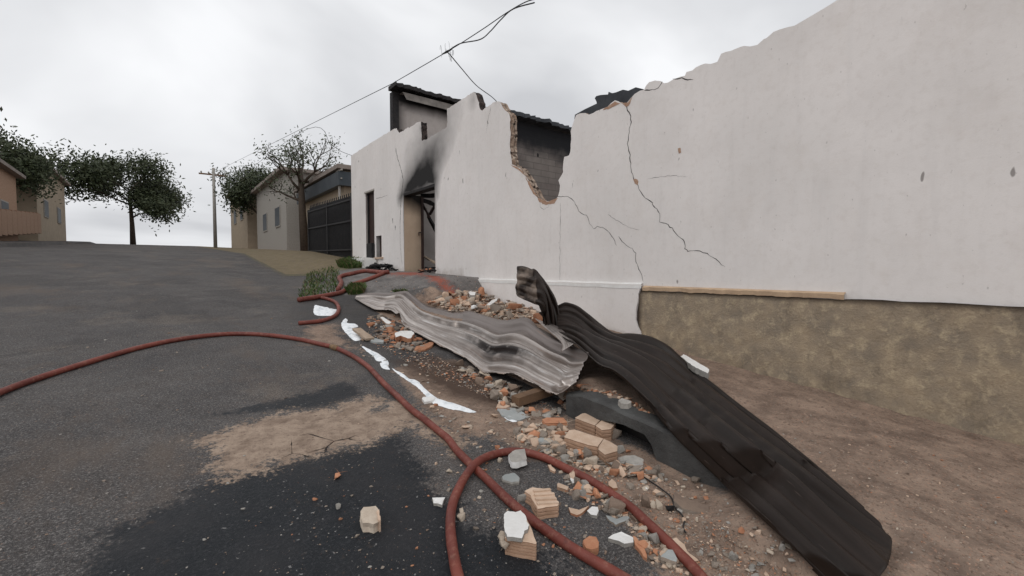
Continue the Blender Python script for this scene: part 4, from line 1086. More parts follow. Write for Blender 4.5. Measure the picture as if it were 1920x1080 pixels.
for k, (x, y) in enumerate([(941, 1000), (941, 1012), (944, 1022), (943, 1008)]):
    q = G(x, y+8, .03); me = ROCK[k]; oo = bpy.data.objects.new('mortar', inst(me, 'stone_cream')); C.objects.link(oo); oo.parent = BR; oo.scale = (.026,)*3; oo.location = q-BR.location+Vector((0, 0, .02))
prism('hollow_brick', [(983, 920), (998, 913), (1030, 917), (1040, 928), (1048, 944), (1046, 948), (1008, 953), (1000, 940), (995, 928)], .062, CT, 'ribbed tan clay brick with its long grooves facing up, beyond the white capped brick', 'brick', ribs=3, inset=.007, jit=.003)
HB = bpy.context.scene.objects[-1] if False else None
for k, (a, b) in enumerate([((1000, 922), (1032, 919)), ((1002, 929), (1039, 927)), ((1004, 937), (1043, 936)), ((1007, 945), (1047, 943))]):
    p = G(*a, .062); q = G(*b, .062); mb = MB(); mb.bar(p, q, .020, .016, jit=.1); oo = mb.build('rib', 'clay_tan', bpy.data.objects['hollow_brick.001'])
prism('mortar_block', [(953, 852), (966, 843), (984, 841), (988, 859), (968, 866), (960, 866)], .032, ['mortar_grey', 'plaster_white'], 'speckled grey render block resting on the top of the looped hose', 'render block', off=.035, jit=.004, wob=.006, ribs=0)
prism('slab_piece', [(941, 893), (947, 889), (965, 886), (974, 895), (973, 902), (960, 904), (943, 898)], .022, ['tile_grey', 'mortar_grey'], 'flat blue grey slab between the looped and straight hoses', 'slab', taper=-.01)
stone('mortar_chunk', 983, 940, 27, 'mortar_grey', 'grey mortar chunk left of the grooved tan brick', 'mortar chunk')
prism('tile_shard', [(810, 933), (835, 932), (832, 938), (829, 946), (820, 943), (813, 943)], .016, W2, 'small white tile shard lying on the dark asphalt left of the looped hose', 'tile shard')
prism('plaster_slab', [(1140, 1008), (1150, 1001), (1165, 996), (1187, 1007), (1188, 1016), (1171, 1019), (1160, 1013)], .022, W2, 'large white five sided plaster slab by the orange sliver', 'plaster slab', jit=.001)
prism('brick_shard', [(1187, 1004), (1192, 1006), (1205, 1022), (1211, 1034), (1213, 1047), (1206, 1042), (1197, 1028), (1190, 1020)], .02, ['clay', 'clay'], 'long pointed orange clay sliver beside the large white slab', 'brick shard', taper=.0)
prism('brick_chunk', [(1093, 1012), (1105, 1004), (1118, 1006), (1123, 1016), (1121, 1026), (1110, 1029), (1099, 1026)], .035, ['clay', 'clay'], 'rounded orange clay chunk between the two hoses', 'brick piece', jit=.005, wob=.006)
stone('mortar_chunk', 1157, 955, 40, 'stone_brown', 'large rounded brown mortar lump against the looped hose', 'mortar chunk', off=.01)
stone('mortar_chunk', 1153, 966, 26, 'mortar', 'small brown lump tucked under the large rounded mortar lump', 'mortar chunk')
prism('tile_shard', [(1067, 892), (1072, 890), (1082, 893), (1078, 904), (1074, 906)], .012, W2, 'white pointed tile shard standing out on the soil above the loop', 'tile shard')
prism('plaster_slab', [(1101, 957), (1110, 949), (1121, 950), (1123, 957), (1119, 966), (1108, 964)], .02, W2, 'small white hexagonal plaster slab left of the rounded mortar lump', 'plaster slab', jit=.001)
prism('tile_shard', [(1136, 966), (1145, 968), (1155, 973), (1168, 968), (1178, 967), (1181, 971), (1165, 979), (1155, 984), (1143, 976)], .012, ['tile_grey', 'mortar'], 'bent grey tile shard just below the rounded mortar lump', 'tile shard')
prism('brick_strip', [(1044, 907), (1047, 905), (1066, 912), (1064, 919), (1045, 913)], .018, CT, 'small rectangular tan brick strip left of the white pointed shard', 'brick piece', ribs=1)
prism('brick_strip', [(1027, 871), (1033, 871), (1042, 881), (1040, 884), (1031, 880)], .015, CT, 'narrow tan strip just below the crown of the looped hose', 'brick piece')
prism('brick_strip', [(1223, 921), (1229, 916), (1241, 922), (1237, 928)], .02, CT, 'little oblong tan brick strip on the brown soil right of the hose', 'brick piece')
prism('brick_strip', [(1004+26, 786+70), (1043, 860), (1044, 864), (1030, 860)], .01, CT, 'thin tan splinter touching the looped hose', 'brick piece')
prism('tile_shard', [(1210, 912), (1214, 910), (1217, 914), (1214, 918), (1210, 916)], .01, W2, 'tiny white tile square on the brown soil', 'tile shard')
prism('slab_piece', [(1262, 926), (1266, 922), (1280, 932), (1300, 938), (1330, 948), (1330, 962), (1300, 958), (1280, 952), (1264, 938)], .04, ['stone_brown', 'mortar'], 'big brown render slab at the right edge below the black sheet', 'slab')
prism('tile_shard', [(1239, 1042), (1252, 1029), (1262, 1030), (1270, 1046), (1268, 1052), (1250, 1046)], .035, ['tile_grey', 'mortar'], 'blue grey tile with thick mortar back under the near hose', 'tile shard')
prism('render_piece', [(1258, 1010), (1268, 1007), (1284, 1020), (1290, 1034), (1310, 1050), (1300, 1052), (1284, 1042), (1270, 1028)], .03, CT, 'long tan brick slab just right of the near hose', 'brick piece', ribs=1)
stone('brick_chunk', 1207, 948, 26, 'stone_brown', 'brown clay chunk on the soil right of the hose', 'brick piece')
prism('brick_shard', [(1141, 903), (1147, 897), (1153, 902), (1158, 914), (1150, 915), (1141, 909)], .018, ['clay_tan', 'clay'], 'leaf shaped tan shard touching the upper side of the looped hose', 'brick shard')
prism('brick_shard', [(1066, 951), (1071, 955), (1080, 959), (1094, 953), (1104, 948), (1092, 960), (1082, 965), (1070, 961)], .015, ['clay_tan', 'clay'], 'curved tan brick flake left of the white hexagonal slab', 'brick shard')
stone('burnt_pipe', 1256, 957, 18, 'charred', 'small burnt black lump on the soil near the right edge', 'burnt lump')
mb = MB(); mb.tube(crom([G(x, y, .012) for x, y in ((1192, 886), (1205, 893), (1225, 906), (1243, 919), (1258, 932), (1266, 952), (1276, 962), (1283, 975), (1281, 990), (1286, 999))], 5), .0042, 6)
tag(mb.build('wire', 'cable', smooth=True, origin=G(1243, 919)), 'thin black wire trailing over the soil near the right edge', 'wire')
# --- the two long bricks and neighbours
prism('hollow_brick', [(1078, 783), (1091, 775), (1103, 773), (1116, 773.5), (1133, 782), (1124, 789), (1115.6, 797), (1096, 790)], .085, CT, 'left half of the upper broken hollow brick beside the kerb', 'brick', ribs=3, inset=.005, jit=.001)
prism('hollow_brick', [(1133.5, 782.5), (1155, 792), (1146, 804), (1129, 806), (1116.5, 797.5), (1124.5, 790)], .085, CT, 'right half of the upper broken hollow brick beside the kerb', 'brick', ribs=3, inset=.005, jit=.001)
prism('hollow_brick', [(1058, 819), (1067, 806), (1077, 805), (1105, 814), (1131, 822), (1121, 837), (1105, 834), (1078, 826)], .085, CT, 'left half of the lower broken hollow brick, nearer the looped hose', 'brick', ribs=3, inset=.005, jit=.001)
prism('hollow_brick', [(1132, 822.5), (1145, 828), (1158, 836), (1157, 845), (1146, 848), (1134, 852), (1122, 842), (1122, 837)], .085, CT, 'right half of the lower broken hollow brick, beside the flat tile', 'brick', ribs=3, inset=.005, jit=.001)
prism('hollow_brick', [(1016, 786), (1024, 782.5), (1057, 783), (1064, 792), (1044, 793), (1022, 793)], .055, ['clay', 'clay'], 'small reddish brick lying left of the two broken hollow bricks', 'brick', ribs=2, inset=.005, jit=.001)
prism('tile_slab', [(1158, 858), (1170, 854), (1190, 853), (1207, 861), (1206, 866), (1190, 871), (1177, 868)], .022, ['mortar_grey', 'plaster_white'], 'flat pale tile right of the lower broken brick', 'tile')
prism('plaster_piece', [(1179, 872), (1192, 872), (1205, 872), (1198, 880), (1192, 886), (1180, 884)], .02, ['mortar', 'plaster_white'], 'tan plaster piece in front of the flat pale tile', 'plaster piece')
prism('tile_slab', [(1006, 823), (1013, 820), (1030, 821), (1039, 828), (1037, 833), (1014, 833)], .02, ['tile_grey', 'mortar_grey'], 'grey green tile left of the lower broken brick', 'tile')
stone('brick_chunk', 997, 805, 18, 'clay_tan', 'pale clay chunk before the small reddish brick', 'brick piece')
stone('brick_chunk', 1012, 812, 20, 'clay_tan', 'pale broken chunk between the reddish brick and the grey green tile', 'brick piece')
stone('brick_chunk', 977, 797, 15, 'clay_tan', 'small pale chunk at the edge of the bluish foam', 'brick piece')
stone('brick_chunk', 988, 800, 25, 'mortar', 'brown chunk between the grey scrap and the reddish brick', 'brick piece')
stone('brick_chunk', 926, 782, 20, 'clay_tan', 'pale orange chunk left of the grey scrap', 'brick piece')
stone('mortar_chunk', 1076, 775, 32, 'mortar_grey', 'grey mortar lump behind the upper broken brick', 'mortar chunk')
stone('mortar_chunk', 1150, 818, 30, 'mortar', 'mortar lump at the right end of the upper broken brick', 'mortar chunk')
stone('brick_chunk', 1060, 812, 20, 'clay_tan', 'tan chunk at the left end of the lower broken brick', 'brick piece')
stone('brick_chunk', 1163, 848, 22, 'mortar_grey', 'grey chunk in the mouth of the drain', 'mortar chunk')
stone('brick_chunk', 1178, 848, 15, 'clay', 'orange chunk in the mouth of the drain', 'brick piece')
prism('sheet_scrap', [(932, 766), (945, 763), (965, 765), (982, 773), (990, 780), (975, 788), (955, 785), (940, 778)], .012, ['tile_grey', 'tile_grey'], 'flat grey scrap lying on the wet soil under the sheet corner', 'scrap')
prism('brick_shard', [(930, 764), (936, 751), (946, 756), (957, 761), (948, 765)], .02, ['clay_tan', 'clay'], 'pinkish shard on top of the flat grey scrap', 'brick shard')
mb = MB(); mb.bar(G(966, 752, .05), G(1040, 728, .07), .10, .075, jit=.05)
tag(mb.build('timber_beam', 'timber', origin=G(1000, 745)), 'short brown timber beam under the near end of the pale sheet', 'beam')
mb = MB(); mb.bar(G(668, 617, .09), G(694, 636, .03), .11, .03, jit=.08)
tag(mb.build('broken_board', 'timber_pale', origin=G(681, 632)), 'tan broken board leaning on the wide foam patch', 'board')
prism('broken_board', [(694, 634), (703, 634), (720, 638), (719, 641), (703, 641), (695, 639)], .02, ['tile_grey', 'tile_grey'], 'narrow grey white board tip beside the tan broken board', 'board')
prism('plaster_slab', [(740, 624), (752, 620), (772, 620), (777, 624), (770, 634), (764, 634), (752, 629), (742, 632)], .05, ['plaster_white', 'clay'], 'bright white slab among red rubble beside the pale sheet', 'plaster slab', off=.03)
prism('tile_shard', [(777, 655), (780, 649), (797, 645), (806, 641), (815, 641), (810, 648), (797, 655), (784, 657)], .03, ['clay', 'clay'], 'curved orange roof tile shard under the lower edge of the pale sheet', 'tile shard')
prism('plaster_slab', [(713, 595), (718, 594), (734, 604), (730, 607), (724, 606)], .03, ['plaster_white', 'clay_side'], 'white strip of plaster in the shadow under the pale sheet', 'plaster slab')
prism('foam_block', [(791, 747), (793, 744), (812, 743), (816, 746), (813, 750), (796, 753)], .022, ['plaster_white', 'plaster_white'], 'cream rounded oblong piece beside the foam stream', 'plaster piece')
prism('plaster_slab', [(1276, 668), (1282, 664), (1310, 680), (1330, 692), (1328, 700), (1300, 686)], .05, W2, 'white plaster strip at the foot of the bare stone base', 'plaster slab', off=.10)
prism('slab_piece', [(1139, 743), (1152, 740), (1165, 742), (1160, 747), (1148, 752)], .03, ['stone_brown', 'mortar'], 'brown flat piece on top of the kerb above the drain', 'slab', off=.2)
prism('slab_piece', [(1159, 750), (1166, 746), (1184, 752), (1178, 757), (1164, 756)], .025, ['mortar_grey', 'mortar_grey'], 'grey flat piece on top of the kerb above the drain', 'slab', off=.2)
# --- pile behind the pale sheet
prism('plaster_slab', [(909, 574), (922, 563), (933, 559), (932, 563), (922, 570), (912, 576)], .05, W2, 'slim white plaster plate tilted in the pile by the wall', 'plaster slab', off=.04)
prism('plaster_slab', [(878, 547), (884, 545), (892, 548), (890, 553), (882, 553)], .06, W2, 'white plaster piece at the top of the pile below the ramp', 'plaster slab', off=.02)
stone('paper', 888, 578, 20, 'plaster_white', 'crumpled white lump against the upper edge of the pale sheet', 'crumpled lump', off=.1)
stone('hollow_brick', 966, 580, 32, 'clay', 'reddish brick half buried in the pile by the wall', 'brick', off=.04, asp=.5, rotz=-.3)
stone('brick_chunk', 1010, 603, 24, 'clay', 'brown clay chunk at the foot of the curled black end', 'brick piece', off=.03)
stone('brick_chunk', 853, 574, 26, 'clay', 'orange clay chunk right behind the pale sheet', 'brick piece', off=.04)
stone('brick_chunk', 905, 556, 24, 'clay', 'brown clay chunk at the top of the pile by the wall', 'brick piece', off=.02)
stone('mortar_chunk', 930, 585, 22, 'mortar', 'tan mortar lump in the middle of the pile by the wall', 'mortar chunk', off=.04)

# --- scattered fragments: the largest as things of their own, the rest as one mass
rs = random.Random(11)
CAND = []
ANCH = [(700, 969, 'the cream lump'), (972, 1010, 'the white capped brick'), (1020, 950, 'the grooved tan brick'), (970, 858, 'the speckled render block'), (957, 900, 'the blue grey slab'), (822, 940, 'the lone white shard'),
        (1164, 1012, 'the large white slab'), (1201, 1028, 'the orange sliver'), (1108, 1020, 'the rounded orange chunk'), (1157, 960, 'the rounded mortar lump'), (1075, 899, 'the white pointed shard'), (1112, 959, 'the white hexagonal slab'),
        (1116, 800, 'the upper broken brick'), (1105, 850, 'the lower broken brick'), (1040, 795, 'the small reddish brick'), (1183, 865, 'the flat pale tile'), (1022, 829, 'the grey green tile'), (960, 778, 'the flat grey scrap'),
        (1280, 945, 'the brown slab at the edge'), (1253, 1045, 'the thick blue grey tile'), (1256, 957, 'the burnt black lump'), (885, 873, 'the hose crossing'), (1066, 880, 'the top of the hose loop'), (1213, 979, 'the right arm of the loop'), (846, 985, 'the left bend of the loop'),
        (1000, 745, 'the brown timber beam'), (802, 748, 'the cream oblong piece'), (860, 765, 'the lower end of the foam stream'), (770, 705, 'the middle of the foam stream'), (700, 660, 'the short foam streak'), (660, 620, 'the wide foam patch'), (690, 630, 'the broken board'),
        (760, 628, 'the bright white slab'), (795, 650, 'the orange roof tile shard'), (725, 600, 'the white plaster strip'), (922, 568, 'the slim white plate'), (885, 550, 'the white piece on the pile'), (888, 578, 'the crumpled white lump'), (966, 580, 'the half buried brick'),
        (1010, 603, 'the curled black end'), (853, 574, 'the orange chunk behind the sheet'), (930, 585, 'the tan lump in the pile'), (1152, 746, 'the brown piece on the kerb'), (1172, 752, 'the grey piece on the kerb'), (1210, 790, 'the black sheet edge'), (1230, 850, 'the drain mouth'),
        (873, 700, 'the torn lower edge of the pale sheet'), (935, 715, 'the middle of the sheet edge'), (720, 850, 'the dry sand patch'), (633, 895, 'the orange clod'), (1245, 920, 'the thin black wire'), (740, 1040, 'the dark asphalt near the camera'), (800, 508, 'the big doorway'), (760, 790, 'the bend of the straight hose'), (1009, 984, 'the lower straight hose'), (1150, 1060, 'the near end of the straight hose')]
CN = {'clay': 'orange', 'clay_tan': 'tan', 'mortar': 'brown', 'stone_brown': 'dark brown', 'mortar_grey': 'grey', 'stone_cream': 'cream', 'plaster_white': 'white', 'charred': 'black'}
def scatter(n, poly, sizes, mats, lab, group, cat, kinds=('rock', 'flat'), name='fragment', offs=(0, 0)):
    P = np.array(poly, float); x0, y0 = P.min(0); x1, y1 = P.max(0); k = 0
    while k < n:
        x = rs.uniform(x0, x1); y = rs.uniform(y0, y1)
        if sdf(P, np.array([(x, y)]))[0] < 0: continue
        s = sizes[0]+(sizes[1]-sizes[0])*rs.random()**2.2
        CAND.append((s, x, y, rs.choice(mats), rs.choice(kinds), k, rs.uniform(.6, 1), group, rs.uniform(*offs), cat)); k += 1
MX = ['clay', 'clay_tan', 'clay_tan', 'mortar', 'mortar', 'stone_brown', 'mortar_grey', 'stone_cream']
scatter(420, [(985, 800), (1050, 790), (1075, 850), (1150, 868), (1240, 890), (1240, 905), (1120, 890), (1050, 862), (1000, 842), (960, 822)], (8, 27), MX, 'small fragment of clay or mortar on the soil between the loop and the broken bricks', 'fragments around the broken bricks', 'fragment')
scatter(260, [(1050, 880), (1110, 905), (1170, 945), (1240, 1010), (1300, 1080), (1225, 1060), (1180, 990), (1120, 950), (1060, 925)], (7, 24), MX, 'small orange or tan fragment on the soil along the near side of the looped hose', 'fragments inside the hose loop', 'fragment')
scatter(200, [(1200, 870), (1300, 890), (1500, 1040), (1500, 1180), (1330, 1080), (1230, 980), (1160, 925)], (5, 19), MX, 'small fragment on the brown soil on the kerb side of the looped hose', 'fragments on the kerb side of the loop', 'fragment')
scatter(160, [(860, 680), (905, 705), (940, 712), (985, 735), (970, 760), (990, 770), (1060, 770), (1060, 780), (1000, 790), (950, 770), (900, 722), (865, 705)], (8, 24), ['clay', 'mortar', 'mortar', 'stone_brown', 'mortar_grey', 'stone_cream'], 'brick or mortar lump at the lower edge of the pale sheet near its right end', 'lumps along the lower edge of the pale sheet', 'lump')
scatter(150, [(685, 600), (705, 590), (750, 595), (775, 628), (800, 640), (790, 662), (740, 655), (715, 640)], (5, 18), ['clay', 'mortar', 'stone_brown', 'clay', 'mortar_grey'], 'brick or mortar lump under the left part of the pale sheet', 'lumps under the left part of the pale sheet', 'lump')
scatter(520, [(800, 568), (840, 552), (880, 548), (915, 552), (1000, 575), (1015, 600), (990, 596), (945, 600), (910, 590), (880, 584), (850, 584)], (6, 19), ['clay', 'clay_tan', 'mortar', 'stone_brown', 'mortar', 'stone_cream', 'clay_tan'], 'brick or plaster lump in the rubble pile between the pale sheet and the wall', 'lumps of the pile by the wall', 'lump', offs=(0, .06))
scatter(80, [(790, 735), (860, 780), (960, 790), (1000, 830), (960, 850), (860, 835), (820, 790)], (4, 13), MX, 'small fragment on the sandy soil beside the straight hose', 'fragments beside the straight hose', 'fragment')
scatter(90, [(800, 860), (860, 830), (940, 860), (1050, 930), (1130, 1010), (1150, 1080), (1000, 1080), (900, 1000), (830, 930)], (3, 11), MX, 'little crumb on the grey asphalt around the crossing hoses', 'crumbs around the crossing hoses', 'crumb')
scatter(45, [(622, 870), (720, 850), (830, 930), (850, 1080), (500, 1080), (450, 950)], (3, 10), ['mortar', 'clay', 'stone_brown', 'mortar_grey'], 'little crumb on the dark wet asphalt', 'crumbs on the dark asphalt', 'crumb')
scatter(34, [(640, 600), (700, 640), (780, 690), (850, 730), (820, 740), (720, 690), (640, 650)], (3, 9), MX, 'small crumb along the foam stream', 'crumbs along the foam stream', 'crumb')
scatter(190, [(1085, 728), (1160, 735), (1215, 770), (1240, 800), (1220, 805), (1165, 770)], (6, 16), ['clay', 'clay', 'clay_tan', 'stone_brown', 'mortar'], 'orange shard heaped on the kerb under the black sheet', 'shards on the kerb', 'shard', offs=(.0, .03))
scatter(220, [(1310, 900), (1420, 800), (1560, 760), (1900, 900), (1900, 1080), (1500, 1080)], (3, 8), MX, '', 'debris on the pavement', 'fragment')
scatter(150, [(-50, 720), (300, 560), (620, 560), (620, 1080), (-50, 1080)], (2, 7), ['mortar', 'stone_brown', 'mortar_grey'], '', 'crumbs on the road', 'crumb')
scatter(40, [(1040, 738), (1085, 722), (1115, 745), (1110, 772), (1060, 775)], (16, 34), ['mortar', 'stone_brown', 'stone_brown', 'clay'], '', 'lumps packed against the end of the kerb', 'lump')
scatter(16, [(785, 505), (816, 500), (817, 511), (785, 511)], (6, 14), ['charred', 'stone_brown', 'charred', 'clay'], 'charred lump in the rubble inside the big doorway', 'lumps inside the doorway', 'lump', offs=(.05, .16))
CAND.sort(key=lambda c: -c[0])
used_l = {}; rest = MB(); RM = list(CN)
for q, (sz, x, y, mat, kd, sd0, asp, group, off, cat) in enumerate(CAND):
    if q < 250:
        ax, ay, an = min(ANCH, key=lambda a: math.hypot(a[0]-x, (a[1]-y)*1.3))
        ddx, ddy = x-ax, (y-ay)*1.3
        rel = ('right of' if ddx > 0 else 'left of') if abs(ddx) > abs(ddy) else ('in front of' if ddy > 0 else 'behind')
        dist = math.hypot(ddx, ddy); near = 'close ' if dist < 22 else ('' if dist < 45 else 'well ')
        base = '%s %s %s' % (CN[mat], 'flake' if kd == 'flat' else cat, near+rel+' '+an)
        for pre in ('', 'larger ', 'smaller ', 'middling ', 'smallest '):
            lb = {'': 'small '}.get(pre, pre)+base
            if lb not in used_l: break
        used_l[lb] = 1
        stone('fragment', x, y, sz, mat, lb, cat, kd, seed=sd0, asp=asp, group=group, off=off, tilt=.5)
    else:
        rr = random.Random(q); me = (ROCK if kd == 'rock' else FLAT)[rr.randrange(8)]; p = G(x, y, off); r = sz*(p-EYE).dot(FW)/F/2*1.1; a = rr.random()*6.28
        rest.add([p+Vector((r*(v.co.x*math.cos(a)-v.co.y*math.sin(a)), r*asp*(v.co.x*math.sin(a)+v.co.y*math.cos(a)), r*v.co.z+r*.15)) for v in me.vertices], [tuple(f.vertices) for f in me.polygons], RM.index(mat))
tag(rest.build('small_rubble', RM), 'mass of smallest brick and mortar crumbs among the larger rubble', 'rubble', kind='stuff')
stone('brick_chunk', 633, 895, 20, 'clay', 'orange brown clod at the left edge of the dark asphalt', 'clod', asp=.7)
stone('mortar_chunk', 634, 953, 12, 'mortar_grey', 'grey pebble on the dark asphalt below the orange clod', 'pebble')
stone('pebble', 893, 992, 13, 'mortar', 'round brown pebble inside the loop near the dark edge', 'pebble')
stone('pebble', 864, 972, 20, 'stone_cream', 'cream pebble just inside the left bend of the looped hose', 'pebble')
prism('brick_strip', [(861, 953), (868, 951), (869, 964), (864, 966)], .012, ['stone_cream', 'mortar'], 'slim cream splinter above the cream pebble', 'brick piece')
stone('pebble', 938, 865, 13, 'stone_cream', 'pale pebble left of the speckled render block', 'pebble')
stone('pebble', 842, 885, 13, 'stone_cream', 'pale pebble on grey asphalt left of the hose crossing', 'pebble')
stone('pebble', 809, 801, 14, 'clay_tan', 'pinkish pebble pressed against the straight hose', 'pebble')
stone('pebble', 875, 803, 18, 'clay_tan', 'flat tan pebble on the sand right of the straight hose', 'pebble', kind='flat')

# fine grit everywhere: one mass
mb = MB(); rg = random.Random(4)
zones = [([(985, 790), (1240, 890), (1500, 1100), (1300, 1120), (1100, 905), (940, 820)], 3600, (1.0, 5.0)), ([(800, 566), (880, 546), (1000, 575), (1020, 604), (940, 602), (850, 586)], 2600, (2, 8)), ([(500, 780), (830, 770), (1200, 1080), (500, 1080)], 900, (.6, 2.2)), ([(690, 590), (860, 690), (1060, 770), (1000, 780), (800, 700), (690, 640)], 1800, (1.2, 5.5)), ([(1130, 735), (1230, 790), (1240, 806), (1150, 765)], 500, (2, 6)), ([(700, 515), (880, 515), (920, 560), (700, 545)], 300, (1, 3))]
gm = ['clay', 'clay_tan', 'mortar', 'stone_brown', 'mortar_grey']
for poly, cnt, (s0, s1) in zones:
    P = np.array(poly, float); x0, y0 = P.min(0); x1, y1 = P.max(0); k = 0
    while k < cnt:
        x = rg.uniform(x0, x1); y = rg.uniform(y0, y1)
        if sdf(P, np.array([(x, y)]))[0] < 0: continue
        p = G(x, y); r = (s0+(s1-s0)*rg.random()**2)*(p-EYE).length/F/2; k += 1
        vs = [p+Vector((rg.gauss(0, 1)*r*.7, rg.gauss(0, 1)*r*.7, rg.uniform(-.2, 1)*r)) for _ in range(5)]
        mb.add(vs, [(0, 1, 2), (0, 2, 3), (0, 3, 4), (1, 4, 2), (0, 4, 1), (2, 4, 3)], rg.randrange(5))
tag(mb.build('grit', gm), 'fine brick and mortar grit strewn over the street', 'grit', kind='stuff')

# ------------------------------------------------------------------ cables
def cable(P, lab, r=.012, pre=None, post=None):
    mb = MB(); Q = crom(P, 8); Q = ([Vector(pre)] if pre else [])+Q+([Vector(post)] if post else []); mb.tube(Q, r, 6); return tag(mb.build('cable', 'cable', smooth=True, origin=P[0]), lab, 'cable')
J = WX(838, 97, 3.0)
PT = Vector((3.3, 40, 8.6))
cable([WX(735, 157, 3.0), J, WX(900, 58, 2.99), WX(950, 24, 2.98), WX(985, 4, 2.97), WX(1012, -4, 2.96)], 'thin overhead cable crossing the sky from the pole to upper right', .0055, pre=PT, post=(2.9, -8, 4.3))
cable([J, WX(862, 82, 2.98), WX(900, 74, 2.97), WX(920, 58, 2.96), WX(938, 38, 2.95), WX(962, 17, 2.94), WX(1002, 5, 2.93)], 'slack second cable looping under the overhead cable', .0065)
cable([J, WX(845, 104, 3.1), WX(865, 128, 3.6), WX(893, 160, 4.3), WX(920, 180, 4.8), WX(931, 190, 5.05)], 'drop cable from the knot down to the broken wall top', .0075)
cable([Vector((3.6, 40, 7.0)), WX(560, 250, 4.7), WX(622, 273, 4.8), WX(640, 284, 4.9), WX(661, 292, 5.05)], 'thin low cable ending at the far top corner of the white wall', .008)
mb = MB(); rk = random.Random(2)
for k in range(8):
    c = J+Vector((rk.uniform(-.08, .12), rk.uniform(-.1, .1), rk.uniform(-.03, .03))); R0 = rk.uniform(.03, .09); a0 = rk.random()*6
    mb.tube([c+Vector((R0*math.cos(a0+a*.5)*.5, R0*math.cos(a0+a*.5)*.6, R0*math.sin(a0+a*.5))) for a in range(9)], .0018, 4)
mb.tube([J+(PT-J).normalized()*.12, J, J-(PT-J).normalized()*.12], [.008, .016, .008], 6)
tag(mb.build('cable_knot', 'cable', smooth=True, origin=J), 'frayed knot of wire where the drop cable leaves the overhead cable', 'wire knot')

# ------------------------------------------------------------------ beyond the corner: gate, neighbours, pole, trees, grass
GY0, GY1 = yL+.05, 20.5
GT = empty('metal_gate', (5.05, (GY0+GY1)/2, prof(18)+.2), 'black metal gate of upright bars beyond the far corner of the white wall', 'gate')
mb = MB()
for k in range(int((GY1-GY0)/.11)):
    y = GY0+.05+k*.11; mb.bar((5.05, y, wallbase(y)+.05), (5.05, y, 3.92+(y-15)*.03+.10*(k % 2)), .028, .028)
mb.build('bars', 'black_metal', GT)
mb = MB(); mb.box((5.09, GY0, wallbase(GY0)), (5.11, GY1, 3.70)); mb.build('panel', 'black_metal', GT)
mb = MB()
for z in (2.15, 3.1, 3.8): mb.bar((5.03, GY0, z), (5.03, GY1, z+.12), .05, .05)
for y in (GY0+.03, (GY0+GY1)/2, GY1): mb.bar((5.04, y, 1.9), (5.04, y, 4.0), .09, .09)
mb.build('gate_frame', 'black_metal', GT)
def house(x0, y0, x1, y1, zt, mat, lab, roofm, zr=.18, ov=.35, wins=(), z0=None):
    zb = prof(y0)-.2 if z0 is None else z0
    h = empty('house', ((x0+x1)/2, (y0+y1)/2, zb), lab, 'house')
    mb = MB(); mb.box((x0, y0, zb), (x1, y1, zt)); mb.build('wall', mat, h)
    mb = MB(); mb.box((x0-ov, y0-ov, zt+.003), (x1+ov, y1+ov, zt+zr)); mb.build('roof', roofm, h)
    for side, a, b, za_, zb_ in wins:
        mb = MB()
        if side == 'x': mb.box((x0-.05, a, za_), (x0-.003, b, zb_))
        elif side == 'X': mb.box((x1+.003, a, za_), (x1+.05, b, zb_))
        else: mb.box((a, y0-.05, za_), (b, y0-.003, zb_))
        fr = mb.build('window', 'mortar_grey', h)
        mb = MB(); e = .07
        if side == 'x': mb.box((x0-.06, a+e, za_+e), (x0-.051, b-e, zb_-e))
        elif side == 'X': mb.box((x1+.051, a+e, za_+e), (x1+.06, b-e, zb_-e))
        else: mb.box((a+e, y0-.06, za_+e), (b-e, y0-.051, zb_-e))
        p = mb.build('pane', 'awning', h); p.parent = fr; p.matrix_parent_inverse.identity()
    return h
h = house(6.2, 19.5, 14, 26.5, WY(640, 319, 19.5).z, 'beige', 'beige neighbouring house with a dark blue grey front band beyond the gate', 'greyroof', wins=(('x', 21, 22.4, 3.2, 4.2),))
a0 = WY(640, 347, 19.2).z; a1 = WY(640, 321, 19.2).z; mb = MB(); mb.box((5.9, 19.2, a0), (13.5, 19.44, a1)); mb.box((5.9, 19.45, a0), (6.15, 26.4, a1)); mb.build('awning', 'awning', h)
house(5.6, 27.5, 13, 37, 6.9, 'mortar_grey', 'grey rendered house higher up the street behind the beige one', 'greyroof', wins=(('x', 29, 30.4, 4, 5.2), ('x', 33, 34.4, 4, 5.2)))
house(5.4, 40, 14, 50, 8.2, 'beige', 'distant tan house at the top of the right side of the street', 'greyroof', wins=(('x', 42, 43.5, 5.5, 6.7), ('x', 46, 47.5, 5.5, 6.7)))
house(-14, 27, -6.2, 37, 6.6, 'clay_side', 'brown rendered house on the left side of the street', 'greyroof', wins=(('X', 29, 30.3, 3.8, 5), ('X', 33.5, 35, 3.8, 5), ('y', -9, -7.6, 3.8, 5)))
house(-15, 41, -6.0, 52, 8.4, 'beige', 'second house further up on the left side of the street', 'greyroof', wins=(('X', 43, 44.5, 5, 6.2), ('X', 48, 49.5, 5, 6.2)))
house(-30, 62, -14, 72, 8.6, 'mortar_grey', 'long grey house crossing the end of the street', 'greyroof')
mb = MB(); mb.box((-5.9, 15, 1.3), (-5.7, 40.5, 1.9)); 
for k in range(25): mb.box((-5.9, 15.02+k, 1.9+(k*.075)), (-5.7, 15.98+k, 3.1+k*.075))
tag(mb.build('boundary_wall', 'clay_side'), 'low brown boundary wall stepping up the left side of the street', 'wall')
